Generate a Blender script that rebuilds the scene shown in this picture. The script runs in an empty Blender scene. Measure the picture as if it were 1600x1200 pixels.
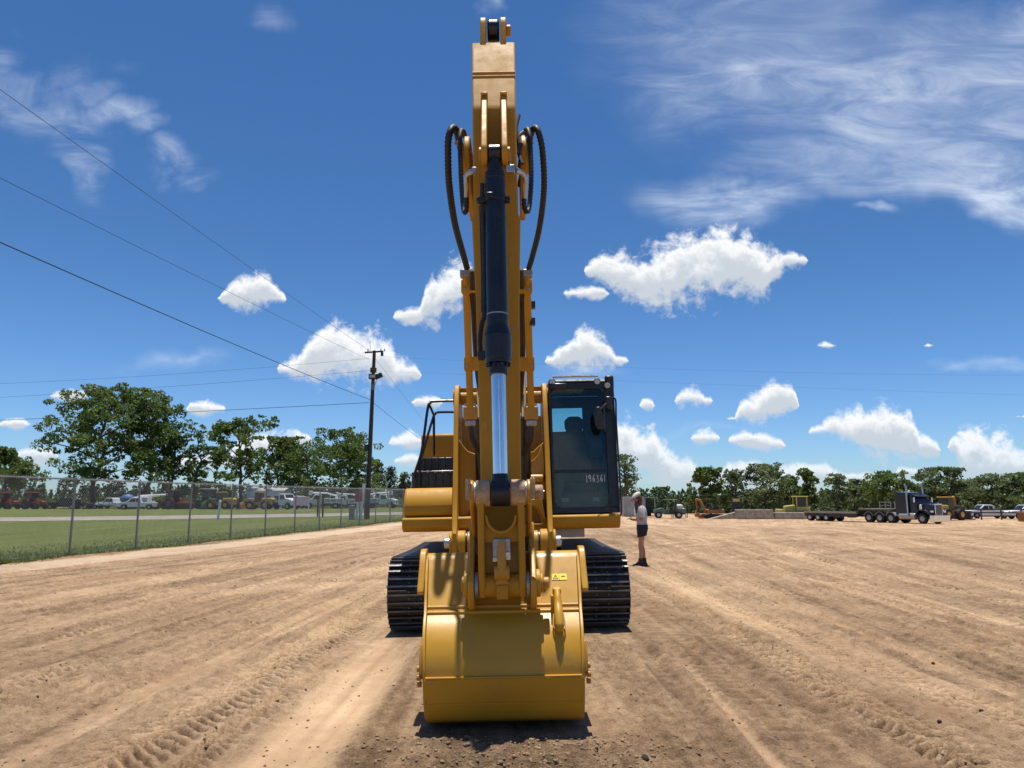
import bpy, bmesh, math, random
import numpy as np
from mathutils import Vector, Matrix

random.seed(7)
rng = np.random.default_rng(11)
S = bpy.context.scene
COL = S.collection
PI = math.pi
R = math.radians

# ------------------------------------------------------------------ camera
F = 1180.0                      # focal length in pixels of a 1600 px wide frame
HOR = 183.0 / F
TH = math.atan(HOR)             # upward pitch
CAMH = 1.6
cam_d = bpy.data.cameras.new('camera')
cam = bpy.data.objects.new('camera', cam_d)
COL.objects.link(cam)
cam.location = (0, 0, CAMH)
cam.rotation_euler = (PI / 2 + TH, 0, 0)
cam_d.sensor_width = 36.0
cam_d.lens = 36.0 * F / 1600.0
cam_d.clip_start = 0.05
cam_d.clip_end = 9000
S.camera = cam
S.render.resolution_x = 1024
S.render.resolution_y = 768

# ------------------------------------------------------------------ sun, exposure
SUN = Vector((0.0, 0.11, 1.0)).normalized()
EXPOSURE = 0.28
sd = bpy.data.lights.new('sun', 'SUN')
sd.energy = 5.0
sd.angle = R(0.53)
sd.color = (1.0, 0.95, 0.87)
sun = bpy.data.objects.new('sun', sd)
COL.objects.link(sun)
sun.rotation_euler = SUN.to_track_quat('Z', 'Y').to_euler()
sun.location = (0, 0, 40)
S.view_settings.view_transform = 'Standard'
S.view_settings.look = 'None'
S.view_settings.gamma = 1.0
S.view_settings.exposure = EXPOSURE
S.view_settings.use_curve_mapping = False
S.render.engine = 'CYCLES'


def uv_dir(px, py):
    """direction seen at a pixel as slopes x/y and z/y of the world direction"""
    yc = (600 - py) / F
    d = math.cos(TH) - yc * math.sin(TH)
    return ((px - 800) / F / d, (math.sin(TH) + yc * math.cos(TH)) / d)


def at(px, py, D):
    u, v = uv_dir(px, py)
    return Vector((u * D, D, CAMH + v * D))


# ------------------------------------------------------------------ world: sky with clouds
W = bpy.data.worlds.new('World')
S.world = W
W.use_nodes = True
nt = W.node_tree
nt.nodes.clear()
SKY_STRENGTH = 0.075
SKY_TINT = (0.69, 0.91, 1.12)


def N(tree, typ, **kw):
    n = tree.nodes.new(typ)
    for k, v in kw.items():
        setattr(n, k, v)
    return n


def mth(tree, op, a, b=None, c=None, clamp=False):
    n = tree.nodes.new('ShaderNodeMath')
    n.operation = op
    n.use_clamp = clamp
    for i, v in enumerate((a, b, c)):
        if v is None:
            continue
        if isinstance(v, (int, float)):
            n.inputs[i].default_value = v
        else:
            tree.links.new(v, n.inputs[i])
    return n.outputs[0]


def vmth(tree, op, a, b=None):
    n = tree.nodes.new('ShaderNodeVectorMath')
    n.operation = op
    for i, v in enumerate((a, b)):
        if v is None:
            continue
        if isinstance(v, (tuple, list)):
            n.inputs[i].default_value = v
        else:
            tree.links.new(v, n.inputs[i])
    return n.outputs['Value'] if op in ('LENGTH', 'DOT_PRODUCT') else n.outputs[0]


def noise(tree, vec, scale, detail=5, rough=0.55, dist=0.0):
    n = tree.nodes.new('ShaderNodeTexNoise')
    n.inputs['Scale'].default_value = scale
    n.inputs['Detail'].default_value = detail
    n.inputs['Roughness'].default_value = rough
    n.inputs['Distortion'].default_value = dist
    if vec is not None:
        tree.links.new(vec, n.inputs['Vector'])
    return n.outputs['Fac']


def smooth(tree, v, a, b, lo=0.0, hi=1.0):
    n = tree.nodes.new('ShaderNodeMapRange')
    n.interpolation_type = 'SMOOTHSTEP'
    tree.links.new(v, n.inputs['Value'])
    n.inputs['From Min'].default_value = a
    n.inputs['From Max'].default_value = b
    n.inputs['To Min'].default_value = lo
    n.inputs['To Max'].default_value = hi
    return n.outputs[0]


def mixc(tree, fac, a, b, blend='MIX'):
    n = tree.nodes.new('ShaderNodeMix')
    n.data_type = 'RGBA'
    n.blend_type = blend
    n.clamp_factor = True
    for sock, v in ((n.inputs[0], fac), (n.inputs[6], a), (n.inputs[7], b)):
        if isinstance(v, (int, float)):
            sock.default_value = v
        elif isinstance(v, (tuple, list)):
            sock.default_value = (*v, 1) if len(v) == 3 else v
        else:
            tree.links.new(v, sock)
    return n.outputs[2]


# cumulus: centre x, centre y, half width, half height (as seen in the photograph, stored as directions)
CUM = [
    # big cloud right of the boom
    (1010, 440, 60, 40), (965, 425, 50, 30), (1065, 432, 80, 52), (1125, 405, 70, 52), (1130, 385, 50, 34), (1090, 385, 45, 28),
    (1175, 430, 45, 32), (1222, 408, 40, 22), (915, 460, 40, 13), (1060, 468, 60, 14), (1150, 455, 50, 16),
    # below it, by the cab
    (915, 556, 46, 24), (925, 535, 28, 26), (950, 565, 34, 16), (870, 566, 24, 12),
    # left of the boom
    (395, 462, 46, 28), (402, 445, 26, 24), (365, 467, 34, 9), (425, 470, 26, 12),
    (695, 460, 32, 44), (715, 440, 30, 30), (650, 497, 38, 18), (700, 480, 26, 24),
    # behind the pole
    (540, 560, 66, 48), (528, 535, 36, 34), (575, 545, 40, 34), (480, 578, 48, 22), (620, 585, 34, 30), (590, 590, 66, 24), (505, 585, 60, 20),
    # low left
    (108, 620, 34, 14), (322, 640, 34, 15), (20, 664, 32, 11), (415, 700, 50, 26), (450, 690, 40, 16), (635, 694, 30, 16), (668, 630, 26, 14),
    (640, 722, 28, 14), (55, 715, 40, 16), (330, 725, 60, 18),
    # low right
    (1012, 635, 16, 11), (1085, 628, 34, 14), (1080, 612, 20, 12), (1200, 635, 48, 22), (1215, 620, 30, 24), (1160, 655, 36, 8),
    (1320, 668, 52, 16), (1385, 650, 42, 14), (1345, 655, 50, 18), (1300, 678, 44, 10), (1400, 700, 66, 22), (1350, 690, 40, 18), (1430, 710, 40, 12),
    (1102, 686, 26, 15), (1180, 692, 44, 13), (1160, 688, 24, 14), (1205, 698, 30, 9),
    (985, 670, 36, 18), (1000, 700, 40, 24), (1030, 735, 60, 26), (985, 720, 40, 30), (1060, 742, 44, 14),
    (1540, 700, 60, 20), (1575, 712, 50, 22), (1520, 690, 34, 14), (1600, 725, 50, 26), (1290, 541, 20, 9), (1452, 541, 12, 7),
    (1165, 740, 40, 18), (1260, 742, 50, 18), (1420, 740, 24, 14), (1330, 750, 60, 14), (1560, 750, 60, 16), (1150, 760, 120, 12),
    (1590, 652, 26, 7), (1700, 640, 70, 40), (1760, 520, 60, 30), (-90, 560, 70, 34), (-150, 640, 60, 22),
]
# cirrus: centre, half sizes, strength
CIR = [
    (1500, 140, 420, 175, 0.70), (1230, 70, 400, 190, 0.50), (1420, 250, 360, 90, 0.72), (1130, 300, 190, 52, 0.46), (1560, 285, 190, 66, 0.95),
    (1590, 80, 90, 120, 0.60), (0, 80, 75, 55, 0.90), (45, 125, 75, 55, 0.95), (85, 165, 70, 52, 0.90), (115, 205, 60, 52, 0.80), (130, 245, 48, 56, 0.70), (138, 280, 38, 44, 0.50),
    (85, 112, 70, 42, 0.70), (135, 150, 66, 40, 0.70), (180, 185, 64, 34, 0.65), (222, 212, 54, 28, 0.55), (275, 256, 66, 32, 0.65),
    (185, 105, 50, 16, 0.20), (425, 25, 60, 24, 0.28), (1560, 580, 110, 16, 0.45), (260, 570, 110, 22, 0.35),
    (755, 12, 22, 34, 0.35), (1380, 342, 52, 14, 0.5), (1090, 680, 120, 10, 0.25), (920, 590, 80, 16, 0.30), (1900, 250, 330, 200, 0.6),
]


def ellipse_field(tree, vec, lst, flat, weight=False):
    out = None
    for it in lst:
        cx, cy, a, b = it[:4]
        u0, v0 = uv_dir(cx, cy)
        u1, _ = uv_dir(cx + a, cy)
        _, v1 = uv_dir(cx, cy - b)
        src = vec
        if out is not None:      # chain the evaluation so that few values are alive at a time
            src = vmth(tree, 'ADD', vec, mth(tree, 'MULTIPLY', out, 1e-7))
        d = vmth(tree, 'SUBTRACT', src, (u0, v0, 0))
        d = vmth(tree, 'MULTIPLY', d, (1 / (u1 - u0), 1 / (v1 - v0), 0))
        if flat:
            s = tree.nodes.new('ShaderNodeSeparateXYZ')
            tree.links.new(d, s.inputs[0])
            yy = mth(tree, 'MAXIMUM', s.outputs[1], mth(tree, 'MULTIPLY', s.outputs[1], -flat))
            c = tree.nodes.new('ShaderNodeCombineXYZ')
            tree.links.new(s.outputs[0], c.inputs[0])
            tree.links.new(yy, c.inputs[1])
            d = c.outputs[0]
        e = mth(tree, 'SUBTRACT', 1.0, vmth(tree, 'LENGTH', d))
        if weight:
            e = mth(tree, 'MULTIPLY', mth(tree, 'MAXIMUM', e, 0.0), it[4])
            out = e if out is None else mth(tree, 'MAXIMUM', out, e)
        else:
            e = mth(tree, 'MAXIMUM', e, -0.8)
            out = e if out is None else mth(tree, 'SMOOTH_MAX', out, e, 0.12)
    return out


tc = N(nt, 'ShaderNodeTexCoord')
sep = N(nt, 'ShaderNodeSeparateXYZ')
nt.links.new(tc.outputs['Generated'], sep.inputs[0])
dy = mth(nt, 'MAXIMUM', sep.outputs[1], 0.02)
SU = mth(nt, 'DIVIDE', sep.outputs[0], dy)
SV = mth(nt, 'DIVIDE', sep.outputs[2], dy)
cmb = N(nt, 'ShaderNodeCombineXYZ')
nt.links.new(SU, cmb.inputs[0])
nt.links.new(SV, cmb.inputs[1])
slope = cmb.outputs[0]

sky = N(nt, 'ShaderNodeTexSky', sky_type='NISHITA')
sky.sun_disc = False
sky.sun_elevation = math.asin(SUN.z)
sky.sun_rotation = math.atan2(SUN.x, SUN.y)
sky.altitude = 60
sky.air_density = 1.0
sky.dust_density = 0.15
sky.ozone_density = 3.0
hs = N(nt, 'ShaderNodeHueSaturation')
hs.inputs['Saturation'].default_value = 1.15
nt.links.new(sky.outputs[0], hs.inputs['Color'])
skyc = mixc(nt, 1.0, hs.outputs[0], SKY_TINT, 'MULTIPLY')
skyc = mixc(nt, smooth(nt, sep.outputs[2], 0.34, 0.0), skyc, mixc(nt, 1.0, skyc, (1.14, 1.15, 1.30), 'MULTIPLY'))
k = 1.0 / SKY_STRENGTH


def background(col):
    bg = N(nt, 'ShaderNodeBackground')
    bg.inputs['Strength'].default_value = SKY_STRENGTH
    nt.links.new(col, bg.inputs['Color'])
    return bg.outputs[0]


# ---- cumulus: clouds are grouped into layers; each layer keeps its mid height and half thickness along the sky as curves
U0, U1 = -1.0, 1.0


def cloud_layers():
    el = []
    for cx, cy, a, b in CUM:
        u, v = uv_dir(cx, cy)
        el.append((u, v, uv_dir(cx + a, cy)[0] - u, uv_dir(cx, cy - b)[1] - v))
    par = list(range(len(el)))

    def root(i):
        while par[i] != i:
            i = par[i]
        return i
    for i in range(len(el)):
        for j in range(i):
            p, q = el[i], el[j]
            if abs(p[0] - q[0]) < 0.8 * (p[2] + q[2]) and abs(p[1] - q[1]) < 0.8 * (p[3] + q[3]):
                par[root(i)] = root(j)
    comp = {}
    for i in range(len(el)):
        comp.setdefault(root(i), []).append(el[i])
    layers = []
    for c in sorted(comp.values(), key=lambda c: -max(e[2] for e in c)):
        lo, hi = min(e[0] - 1.35 * e[2] for e in c), max(e[0] + 1.35 * e[2] for e in c)
        for L in layers:
            if all(hi < l2 or lo > h2 for l2, h2, _ in L):
                L.append((lo, hi, c))
                break
        else:
            layers.append([(lo, hi, c)])
    return layers


NU = 257


def layer_curves(L):
    us = np.linspace(U0, U1, NU)
    top = np.full(NU, -9.0)
    bot = np.full(NU, 9.0)
    for _, _, c in L:
        for (u, v, a, b) in c:
            t = (us - u) / (a * 1.05)
            m = np.abs(t) < 1
            hh = np.sqrt(np.maximum(0, 1 - t * t)) * b
            top = np.where(m, np.maximum(top, v + hh), top)
            bot = np.where(m, np.minimum(bot, v - 0.62 * hh), bot)
    ok = top > -5
    mid = np.where(ok, (top + bot) / 2, 0)
    hal = np.where(ok, (top - bot) / 2, 0)
    idx = np.flatnonzero(ok)
    near_i = idx[np.argmin(np.abs(np.arange(NU)[:, None] - idx[None, :]), axis=1)]
    mid = mid[near_i]
    return mid, hal


def curve_node(tree, fac, mid, hal):
    n = N(tree, 'ShaderNodeRGBCurve')
    cc = N(tree, 'ShaderNodeCombineColor')
    tree.links.new(fac, cc.inputs[0])
    tree.links.new(fac, cc.inputs[1])
    tree.links.new(cc.outputs[0], n.inputs['Color'])
    for ch, arr in ((0, mid), (1, hal * 6.0)):
        cv = n.mapping.curves[ch]
        keep = [0] + [i for i in range(1, NU - 1) if abs(arr[i] - arr[i - 1]) > 1e-6 or abs(arr[i + 1] - arr[i]) > 1e-6] + [NU - 1]
        cv.points[0].location = (0, float(arr[0]))
        cv.points[1].location = (1, float(arr[-1]))
        for i in keep[1:-1]:
            cv.points.new(i / (NU - 1), float(arr[i]))
        for p in cv.points:
            p.handle_type = 'VECTOR'
    n.mapping.update()
    so = N(tree, 'ShaderNodeSeparateColor')
    tree.links.new(n.outputs[0], so.inputs[0])
    return so.outputs[0], mth(tree, 'DIVIDE', so.outputs[1], 6.0)


wn = N(nt, 'ShaderNodeTexNoise')
wn.inputs['Scale'].default_value = 6.0
wn.inputs['Detail'].default_value = 4
nt.links.new(slope, wn.inputs['Vector'])
wcol = vmth(nt, 'SUBTRACT', wn.outputs['Color'], (0.5, 0.5, 0.5))
fu = mth(nt, 'DIVIDE', mth(nt, 'SUBTRACT', SU, U0), U1 - U0, None, True)
fieldA = fieldB = None
for L in cloud_layers():
    mid, hal = layer_curves(L)
    mo, ho = curve_node(nt, fu, mid, hal)
    ho = mth(nt, 'MAXIMUM', ho, 0.0005)
    e = mth(nt, 'SUBTRACT', 1.0, mth(nt, 'DIVIDE', mth(nt, 'ABSOLUTE', mth(nt, 'SUBTRACT', SV, mo)), ho))
    thin = mth(nt, 'MULTIPLY', mth(nt, 'SUBTRACT', mth(nt, 'MULTIPLY', ho, 150.0, None, True), 1.0), 2.6)
    e = mth(nt, 'ADD', mth(nt, 'MAXIMUM', e, -1.0), thin)
    fieldA = e if fieldA is None else mth(nt, 'MAXIMUM', fieldA, e)
    e2 = mth(nt, 'SUBTRACT', 1.0, mth(nt, 'DIVIDE', mth(nt, 'ABSOLUTE', mth(nt, 'SUBTRACT', mth(nt, 'ADD', SV, mth(nt, 'MULTIPLY', ho, 0.55)), mo)), ho))
    e2 = mth(nt, 'ADD', mth(nt, 'MAXIMUM', e2, -1.0), thin)
    fieldB = e2 if fieldB is None else mth(nt, 'MAXIMUM', fieldB, e2)
n_big = noise(nt, slope, 17.0, 5, 0.62, 0.4)
n_small = noise(nt, slope, 62.0, 6, 0.64, 0.3)
nn = mth(nt, 'ADD', mth(nt, 'MULTIPLY', mth(nt, 'SUBTRACT', n_big, 0.5), 2.6), mth(nt, 'MULTIPLY', mth(nt, 'SUBTRACT', n_small, 0.5), 1.6))
dA = mth(nt, 'ADD', mth(nt, 'ADD', fieldA, 0.08), nn)
alpha = smooth(nt, dA, -0.12, 0.72)
under = smooth(nt, mth(nt, 'ADD', fieldB, mth(nt, 'MULTIPLY', nn, 0.8)), -0.15, 0.85)
ccol = mixc(nt, under, tuple(k * v for v in (0.84, 0.85, 0.86)), tuple(k * v for v in (0.50, 0.545, 0.60)))
alpha = mth(nt, 'MULTIPLY', alpha, smooth(nt, sep.outputs[2], 0.0, 0.10, 0.62, 1.0))

# ---- cirrus: streaks rising to the right on the right-hand side, falling on the left
side_r = mth(nt, 'GREATER_THAN', SU, -0.12)


def mapped(rot, sy):
    mp = N(nt, 'ShaderNodeMapping')
    mp.inputs['Rotation'].default_value = (0, 0, R(rot))
    mp.inputs['Scale'].default_value = (1.0, sy, 1)
    nt.links.new(slope, mp.inputs['Vector'])
    return mp.outputs[0]


mv = N(nt, 'ShaderNodeMix')
mv.data_type = 'VECTOR'
nt.links.new(side_r, mv.inputs[0])
nt.links.new(mapped(40, 2.2), mv.inputs[4])
nt.links.new(mapped(-22, 3.2), mv.inputs[5])
cn = noise(nt, mv.outputs[1], 5.2, 10, 0.64, 0.9)
cn2 = noise(nt, mv.outputs[1], 1.9, 4, 0.55, 0.3)
cst = mth(nt, 'MULTIPLY', smooth(nt, cn, 0.32, 0.80), smooth(nt, cn2, 0.15, 0.66))
cst = mth(nt, 'ADD', mth(nt, 'MULTIPLY', cst, 0.85), mth(nt, 'MULTIPLY', side_r, 0.16))
cir_f = ellipse_field(nt, vmth(nt, 'ADD', slope, vmth(nt, 'MULTIPLY', wcol, (0.20, 0.14, 0))), CIR, 0, True)
cf = mth(nt, 'MINIMUM', mth(nt, 'MULTIPLY', smooth(nt, cir_f, 0.0, 0.50), cst), 0.78)
col = mixc(nt, cf, skyc, tuple(k * v for v in (0.64, 0.71, 0.83)))
col = mixc(nt, alpha, col, ccol)
front_sky = background(col)

# fair-weather cloud of the same kind all round, out of view
nb = noise(nt, tc.outputs['Generated'], 3.4, 6, 0.6, 0.2)
back = mth(nt, 'MULTIPLY', smooth(nt, nb, 0.58, 0.68), smooth(nt, sep.outputs[1], 0.45, 0.25))
back = mth(nt, 'MULTIPLY', back, smooth(nt, sep.outputs[2], 0.02, 0.15))
round_sky = background(mixc(nt, mth(nt, 'MULTIPLY', back, 0.9), skyc, tuple(k * v for v in (0.6, 0.63, 0.67))))
gate = mth(nt, 'MULTIPLY', mth(nt, 'GREATER_THAN', sep.outputs[1], 0.45), mth(nt, 'LESS_THAN', mth(nt, 'ABSOLUTE', SU), 0.99))
gate = mth(nt, 'MULTIPLY', gate, mth(nt, 'MULTIPLY', mth(nt, 'GREATER_THAN', SV, 0.001), mth(nt, 'LESS_THAN', SV, 1.0)))
mxs = N(nt, 'ShaderNodeMixShader')
nt.links.new(gate, mxs.inputs[0])
nt.links.new(round_sky, mxs.inputs[1])
nt.links.new(front_sky, mxs.inputs[2])
wo = N(nt, 'ShaderNodeOutputWorld')
nt.links.new(mxs.outputs[0], wo.inputs['Surface'])
W.cycles.sampling_method = 'MANUAL'
W.cycles.sample_map_resolution = 512


# ------------------------------------------------------------------ materials
MATS = {}


def mat(name, col, rough=0.5, metal=0.0, var=0.15, scale=4.0, bump=0.0, bscale=60.0, dust=None, spec=0.5):
    """plain surface with tone variation, optional relief and optional dust (colour, amount, scale)"""
    if name in MATS:
        return MATS[name]
    m = bpy.data.materials.new(name)
    m.use_nodes = True
    t = m.node_tree
    b = t.nodes['Principled BSDF']
    tc = t.nodes.new('ShaderNodeTexCoord')
    v = tc.outputs['Object']
    nz = noise(t, v, scale, 6, 0.6)
    lo = tuple(c * (1 - var) for c in col)
    hi = tuple(min(1, c * (1 + var)) for c in col)
    c = mixc(t, smooth(t, nz, 0.3, 0.7), lo, hi)
    rr = smooth(t, noise(t, v, scale * 5, 4, 0.6), 0.3, 0.7, max(0.03, rough - 0.08), min(1, rough + 0.1))
    if dust:
        dn = noise(t, v, dust[2], 8, 0.68)
        df = smooth(t, dn, 0.62 - 0.3 * dust[1], 0.85 - 0.3 * dust[1])
        df = mth(t, 'MULTIPLY', df, min(1.0, 0.35 + dust[1]))
        c = mixc(t, df, c, dust[0])
        rr = mth(t, 'ADD', rr, mth(t, 'MULTIPLY', df, 0.4), None, True)
    t.links.new(c, b.inputs['Base Color'])
    t.links.new(rr, b.inputs['Roughness'])
    b.inputs['Metallic'].default_value = metal
    b.inputs['Specular IOR Level'].default_value = spec
    if bump:
        bp = t.nodes.new('ShaderNodeBump')
        bp.inputs['Strength'].default_value = bump
        bp.inputs['Distance'].default_value = 0.01
        t.links.new(noise(t, v, bscale, 6, 0.6), bp.inputs['Height'])
        t.links.new(bp.outputs[0], b.inputs['Normal'])
    MATS[name] = m
    return m


DUST = (0.33, 0.235, 0.15)
YEL = mat('yellow_paint', (0.465, 0.236, 0.020), 0.52, 0, 0.07, 1.5, 0.06, 25, ((0.38, 0.25, 0.10), 0.20, 3.0), 0.25)
YEL2 = mat('yellow_paint_dusty', (0.45, 0.225, 0.022), 0.45, 0, 0.08, 2, 0.08, 30, (DUST, 0.28, 6.0))
BUCK = mat('bucket_paint', (0.505, 0.266, 0.022), 0.38, 0, 0.06, 1.2, 0.06, 14, ((0.33, 0.20, 0.075), 0.30, 5.0), 0.4)
PINK = mat('scuffed_boss', (0.42, 0.28, 0.15), 0.7, 0, 0.3, 12, 0.5, 60, ((0.10, 0.07, 0.05), 0.35, 30.0))
BLK = mat('black_paint', (0.012, 0.013, 0.016), 0.33, 0, 0.2, 3, 0.02, 40, ((0.05, 0.045, 0.04), 0.1, 5.0))
CYL = mat('cylinder_black', (0.010, 0.012, 0.018), 0.30, 0, 0.2, 2)
HOSE = mat('hose_rubber', (0.022, 0.022, 0.022), 0.6, 0, 0.2, 8)
CHROME = mat('chrome', (0.72, 0.74, 0.77), 0.12, 1.0, 0.05, 3)
STEEL = mat('steel', (0.50, 0.50, 0.49), 0.35, 1.0, 0.2, 10)
STEELD = mat('steel_fitting', (0.36, 0.36, 0.35), 0.45, 0.6, 0.2, 20)
TRKW = mat('worn_bar_steel', (0.12, 0.117, 0.112), 0.38, 0.5, 0.35, 5, 0.2, 30, ((0.16, 0.13, 0.10), 0.2, 5.0))
TRK = mat('track_steel', (0.014, 0.014, 0.016), 0.42, 0.2, 0.3, 6, 0.25, 40, ((0.19, 0.14, 0.095), 0.26, 6.0))
TRKF = mat('track_frame', (0.012, 0.012, 0.013), 0.6, 0, 0.3, 4)
GALV = mat('galvanised', (0.23, 0.235, 0.235), 0.5, 0.4, 0.25, 3)
GALVW = mat('galvanised_wire', (0.36, 0.37, 0.36), 0.55, 0.1, 0.2, 3)
WOOD = mat('weathered_pole', (0.055, 0.042, 0.034), 0.9, 0, 0.35, 3, 0.6, 30)
RUB = mat('rubber', (0.018, 0.018, 0.018), 0.8, 0, 0.3, 8)
WHITE = mat('white_paint', (0.68, 0.69, 0.69), 0.4, 0, 0.05, 1)
CONC = mat('concrete', (0.36, 0.31, 0.25), 0.9, 0, 0.28, 2.2, 0.5, 30)
SEATM = mat('seat_cloth', (0.055, 0.058, 0.060), 0.85, 0, 0.2, 20)
INTER = mat('interior_plastic', (0.075, 0.080, 0.080), 0.7, 0, 0.2, 5)
GREYM = mat('grey_metal', (0.33, 0.35, 0.35), 0.55, 0, 0.15, 1.5)
RIM = mat('rim', (0.42, 0.42, 0.41), 0.4, 0.5, 0.1, 5)
LENS = mat('lamp_lens', (0.45, 0.42, 0.36), 0.15, 0.3, 0.2, 40)


def glass(name, tint, refl=0.10):
    m = bpy.data.materials.new(name)
    m.use_nodes = True
    t = m.node_tree
    t.nodes.clear()
    tr = t.nodes.new('ShaderNodeBsdfTransparent')
    tr.inputs[0].default_value = (*tint, 1)
    gl = t.nodes.new('ShaderNodeBsdfGlossy')
    gl.inputs['Roughness'].default_value = 0.03
    gl.inputs['Color'].default_value = (0.85, 0.93, 0.95, 1)
    fr = t.nodes.new('ShaderNodeFresnel')
    fr.inputs['IOR'].default_value = 1.5
    f2 = mth(t, 'ADD', fr.outputs[0], refl - 0.04, None, True)
    mx = t.nodes.new('ShaderNodeMixShader')
    t.links.new(f2, mx.inputs[0])
    t.links.new(tr.outputs[0], mx.inputs[1])
    t.links.new(gl.outputs[0], mx.inputs[2])
    o = t.nodes.new('ShaderNodeOutputMaterial')
    t.links.new(mx.outputs[0], o.inputs[0])
    MATS[name] = m
    return m


GLASS = glass('cab_glass', (0.74, 0.88, 0.88), 0.03)
CARGL = mat('car_glass', (0.015, 0.02, 0.022), 0.08, 0, 0.1, 2)


def foliage_mat(name, c1, c2, tr=0.35):
    m = bpy.data.materials.new(name)
    m.use_nodes = True
    t = m.node_tree
    t.nodes.clear()
    geo = t.nodes.new('ShaderNodeNewGeometry')
    n1 = noise(t, geo.outputs['Position'], 0.45, 3, 0.5)
    rp = smooth(t, geo.outputs['Random Per Island'], 0, 1, -0.35, 0.35)
    fac = mth(t, 'ADD', smooth(t, n1, 0.3, 0.7), rp, None, True)
    c = mixc(t, fac, c1, c2)
    d = t.nodes.new('ShaderNodeBsdfPrincipled')
    d.inputs['Roughness'].default_value = 0.55
    d.inputs['Specular IOR Level'].default_value = 0.3
    t.links.new(c, d.inputs['Base Color'])
    tl = t.nodes.new('ShaderNodeBsdfTranslucent')
    t.links.new(mixc(t, 0.5, c, (c2[0] * 1.3, c2[1] * 1.5, c2[2])), tl.inputs['Color'])
    mx = t.nodes.new('ShaderNodeMixShader')
    mx.inputs[0].default_value = tr
    t.links.new(d.outputs[0], mx.inputs[1])
    t.links.new(tl.outputs[0], mx.inputs[2])
    o = t.nodes.new('ShaderNodeOutputMaterial')
    t.links.new(mx.outputs[0], o.inputs[0])
    MATS[name] = m
    return m


LEAF = foliage_mat('leaves_oak', (0.052, 0.084, 0.022), (0.150, 0.205, 0.052))
LEAF2 = foliage_mat('leaves_hazed', (0.074, 0.104, 0.048), (0.175, 0.215, 0.100))  # distance haze painted into the leaf colour, paler and greyer
PINE = foliage_mat('needles', (0.030, 0.052, 0.024), (0.075, 0.105, 0.045), 0.25)
GRASSM = foliage_mat('grass_blades', (0.085, 0.110, 0.028), (0.190, 0.205, 0.070), 0.3)
BARK = mat('bark', (0.10, 0.080, 0.062), 0.95, 0, 0.35, 4, 0.6, 20)


# ------------------------------------------------------------------ mesh helpers
def tag(o, label=None, cat=None, group=None, kind=None):
    if label:
        o['label'] = label
    if cat:
        o['category'] = cat
    if group:
        o['group'] = group
    if kind:
        o['kind'] = kind
    return o


def empty(name, loc=(0, 0, 0), rz=0.0, label=None, cat=None, group=None):
    o = bpy.data.objects.new(name, None)
    COL.objects.link(o)
    o.location = loc
    o.rotation_euler = (0, 0, rz)
    o.empty_display_size = 0.3
    return tag(o, label, cat, group)


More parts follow.
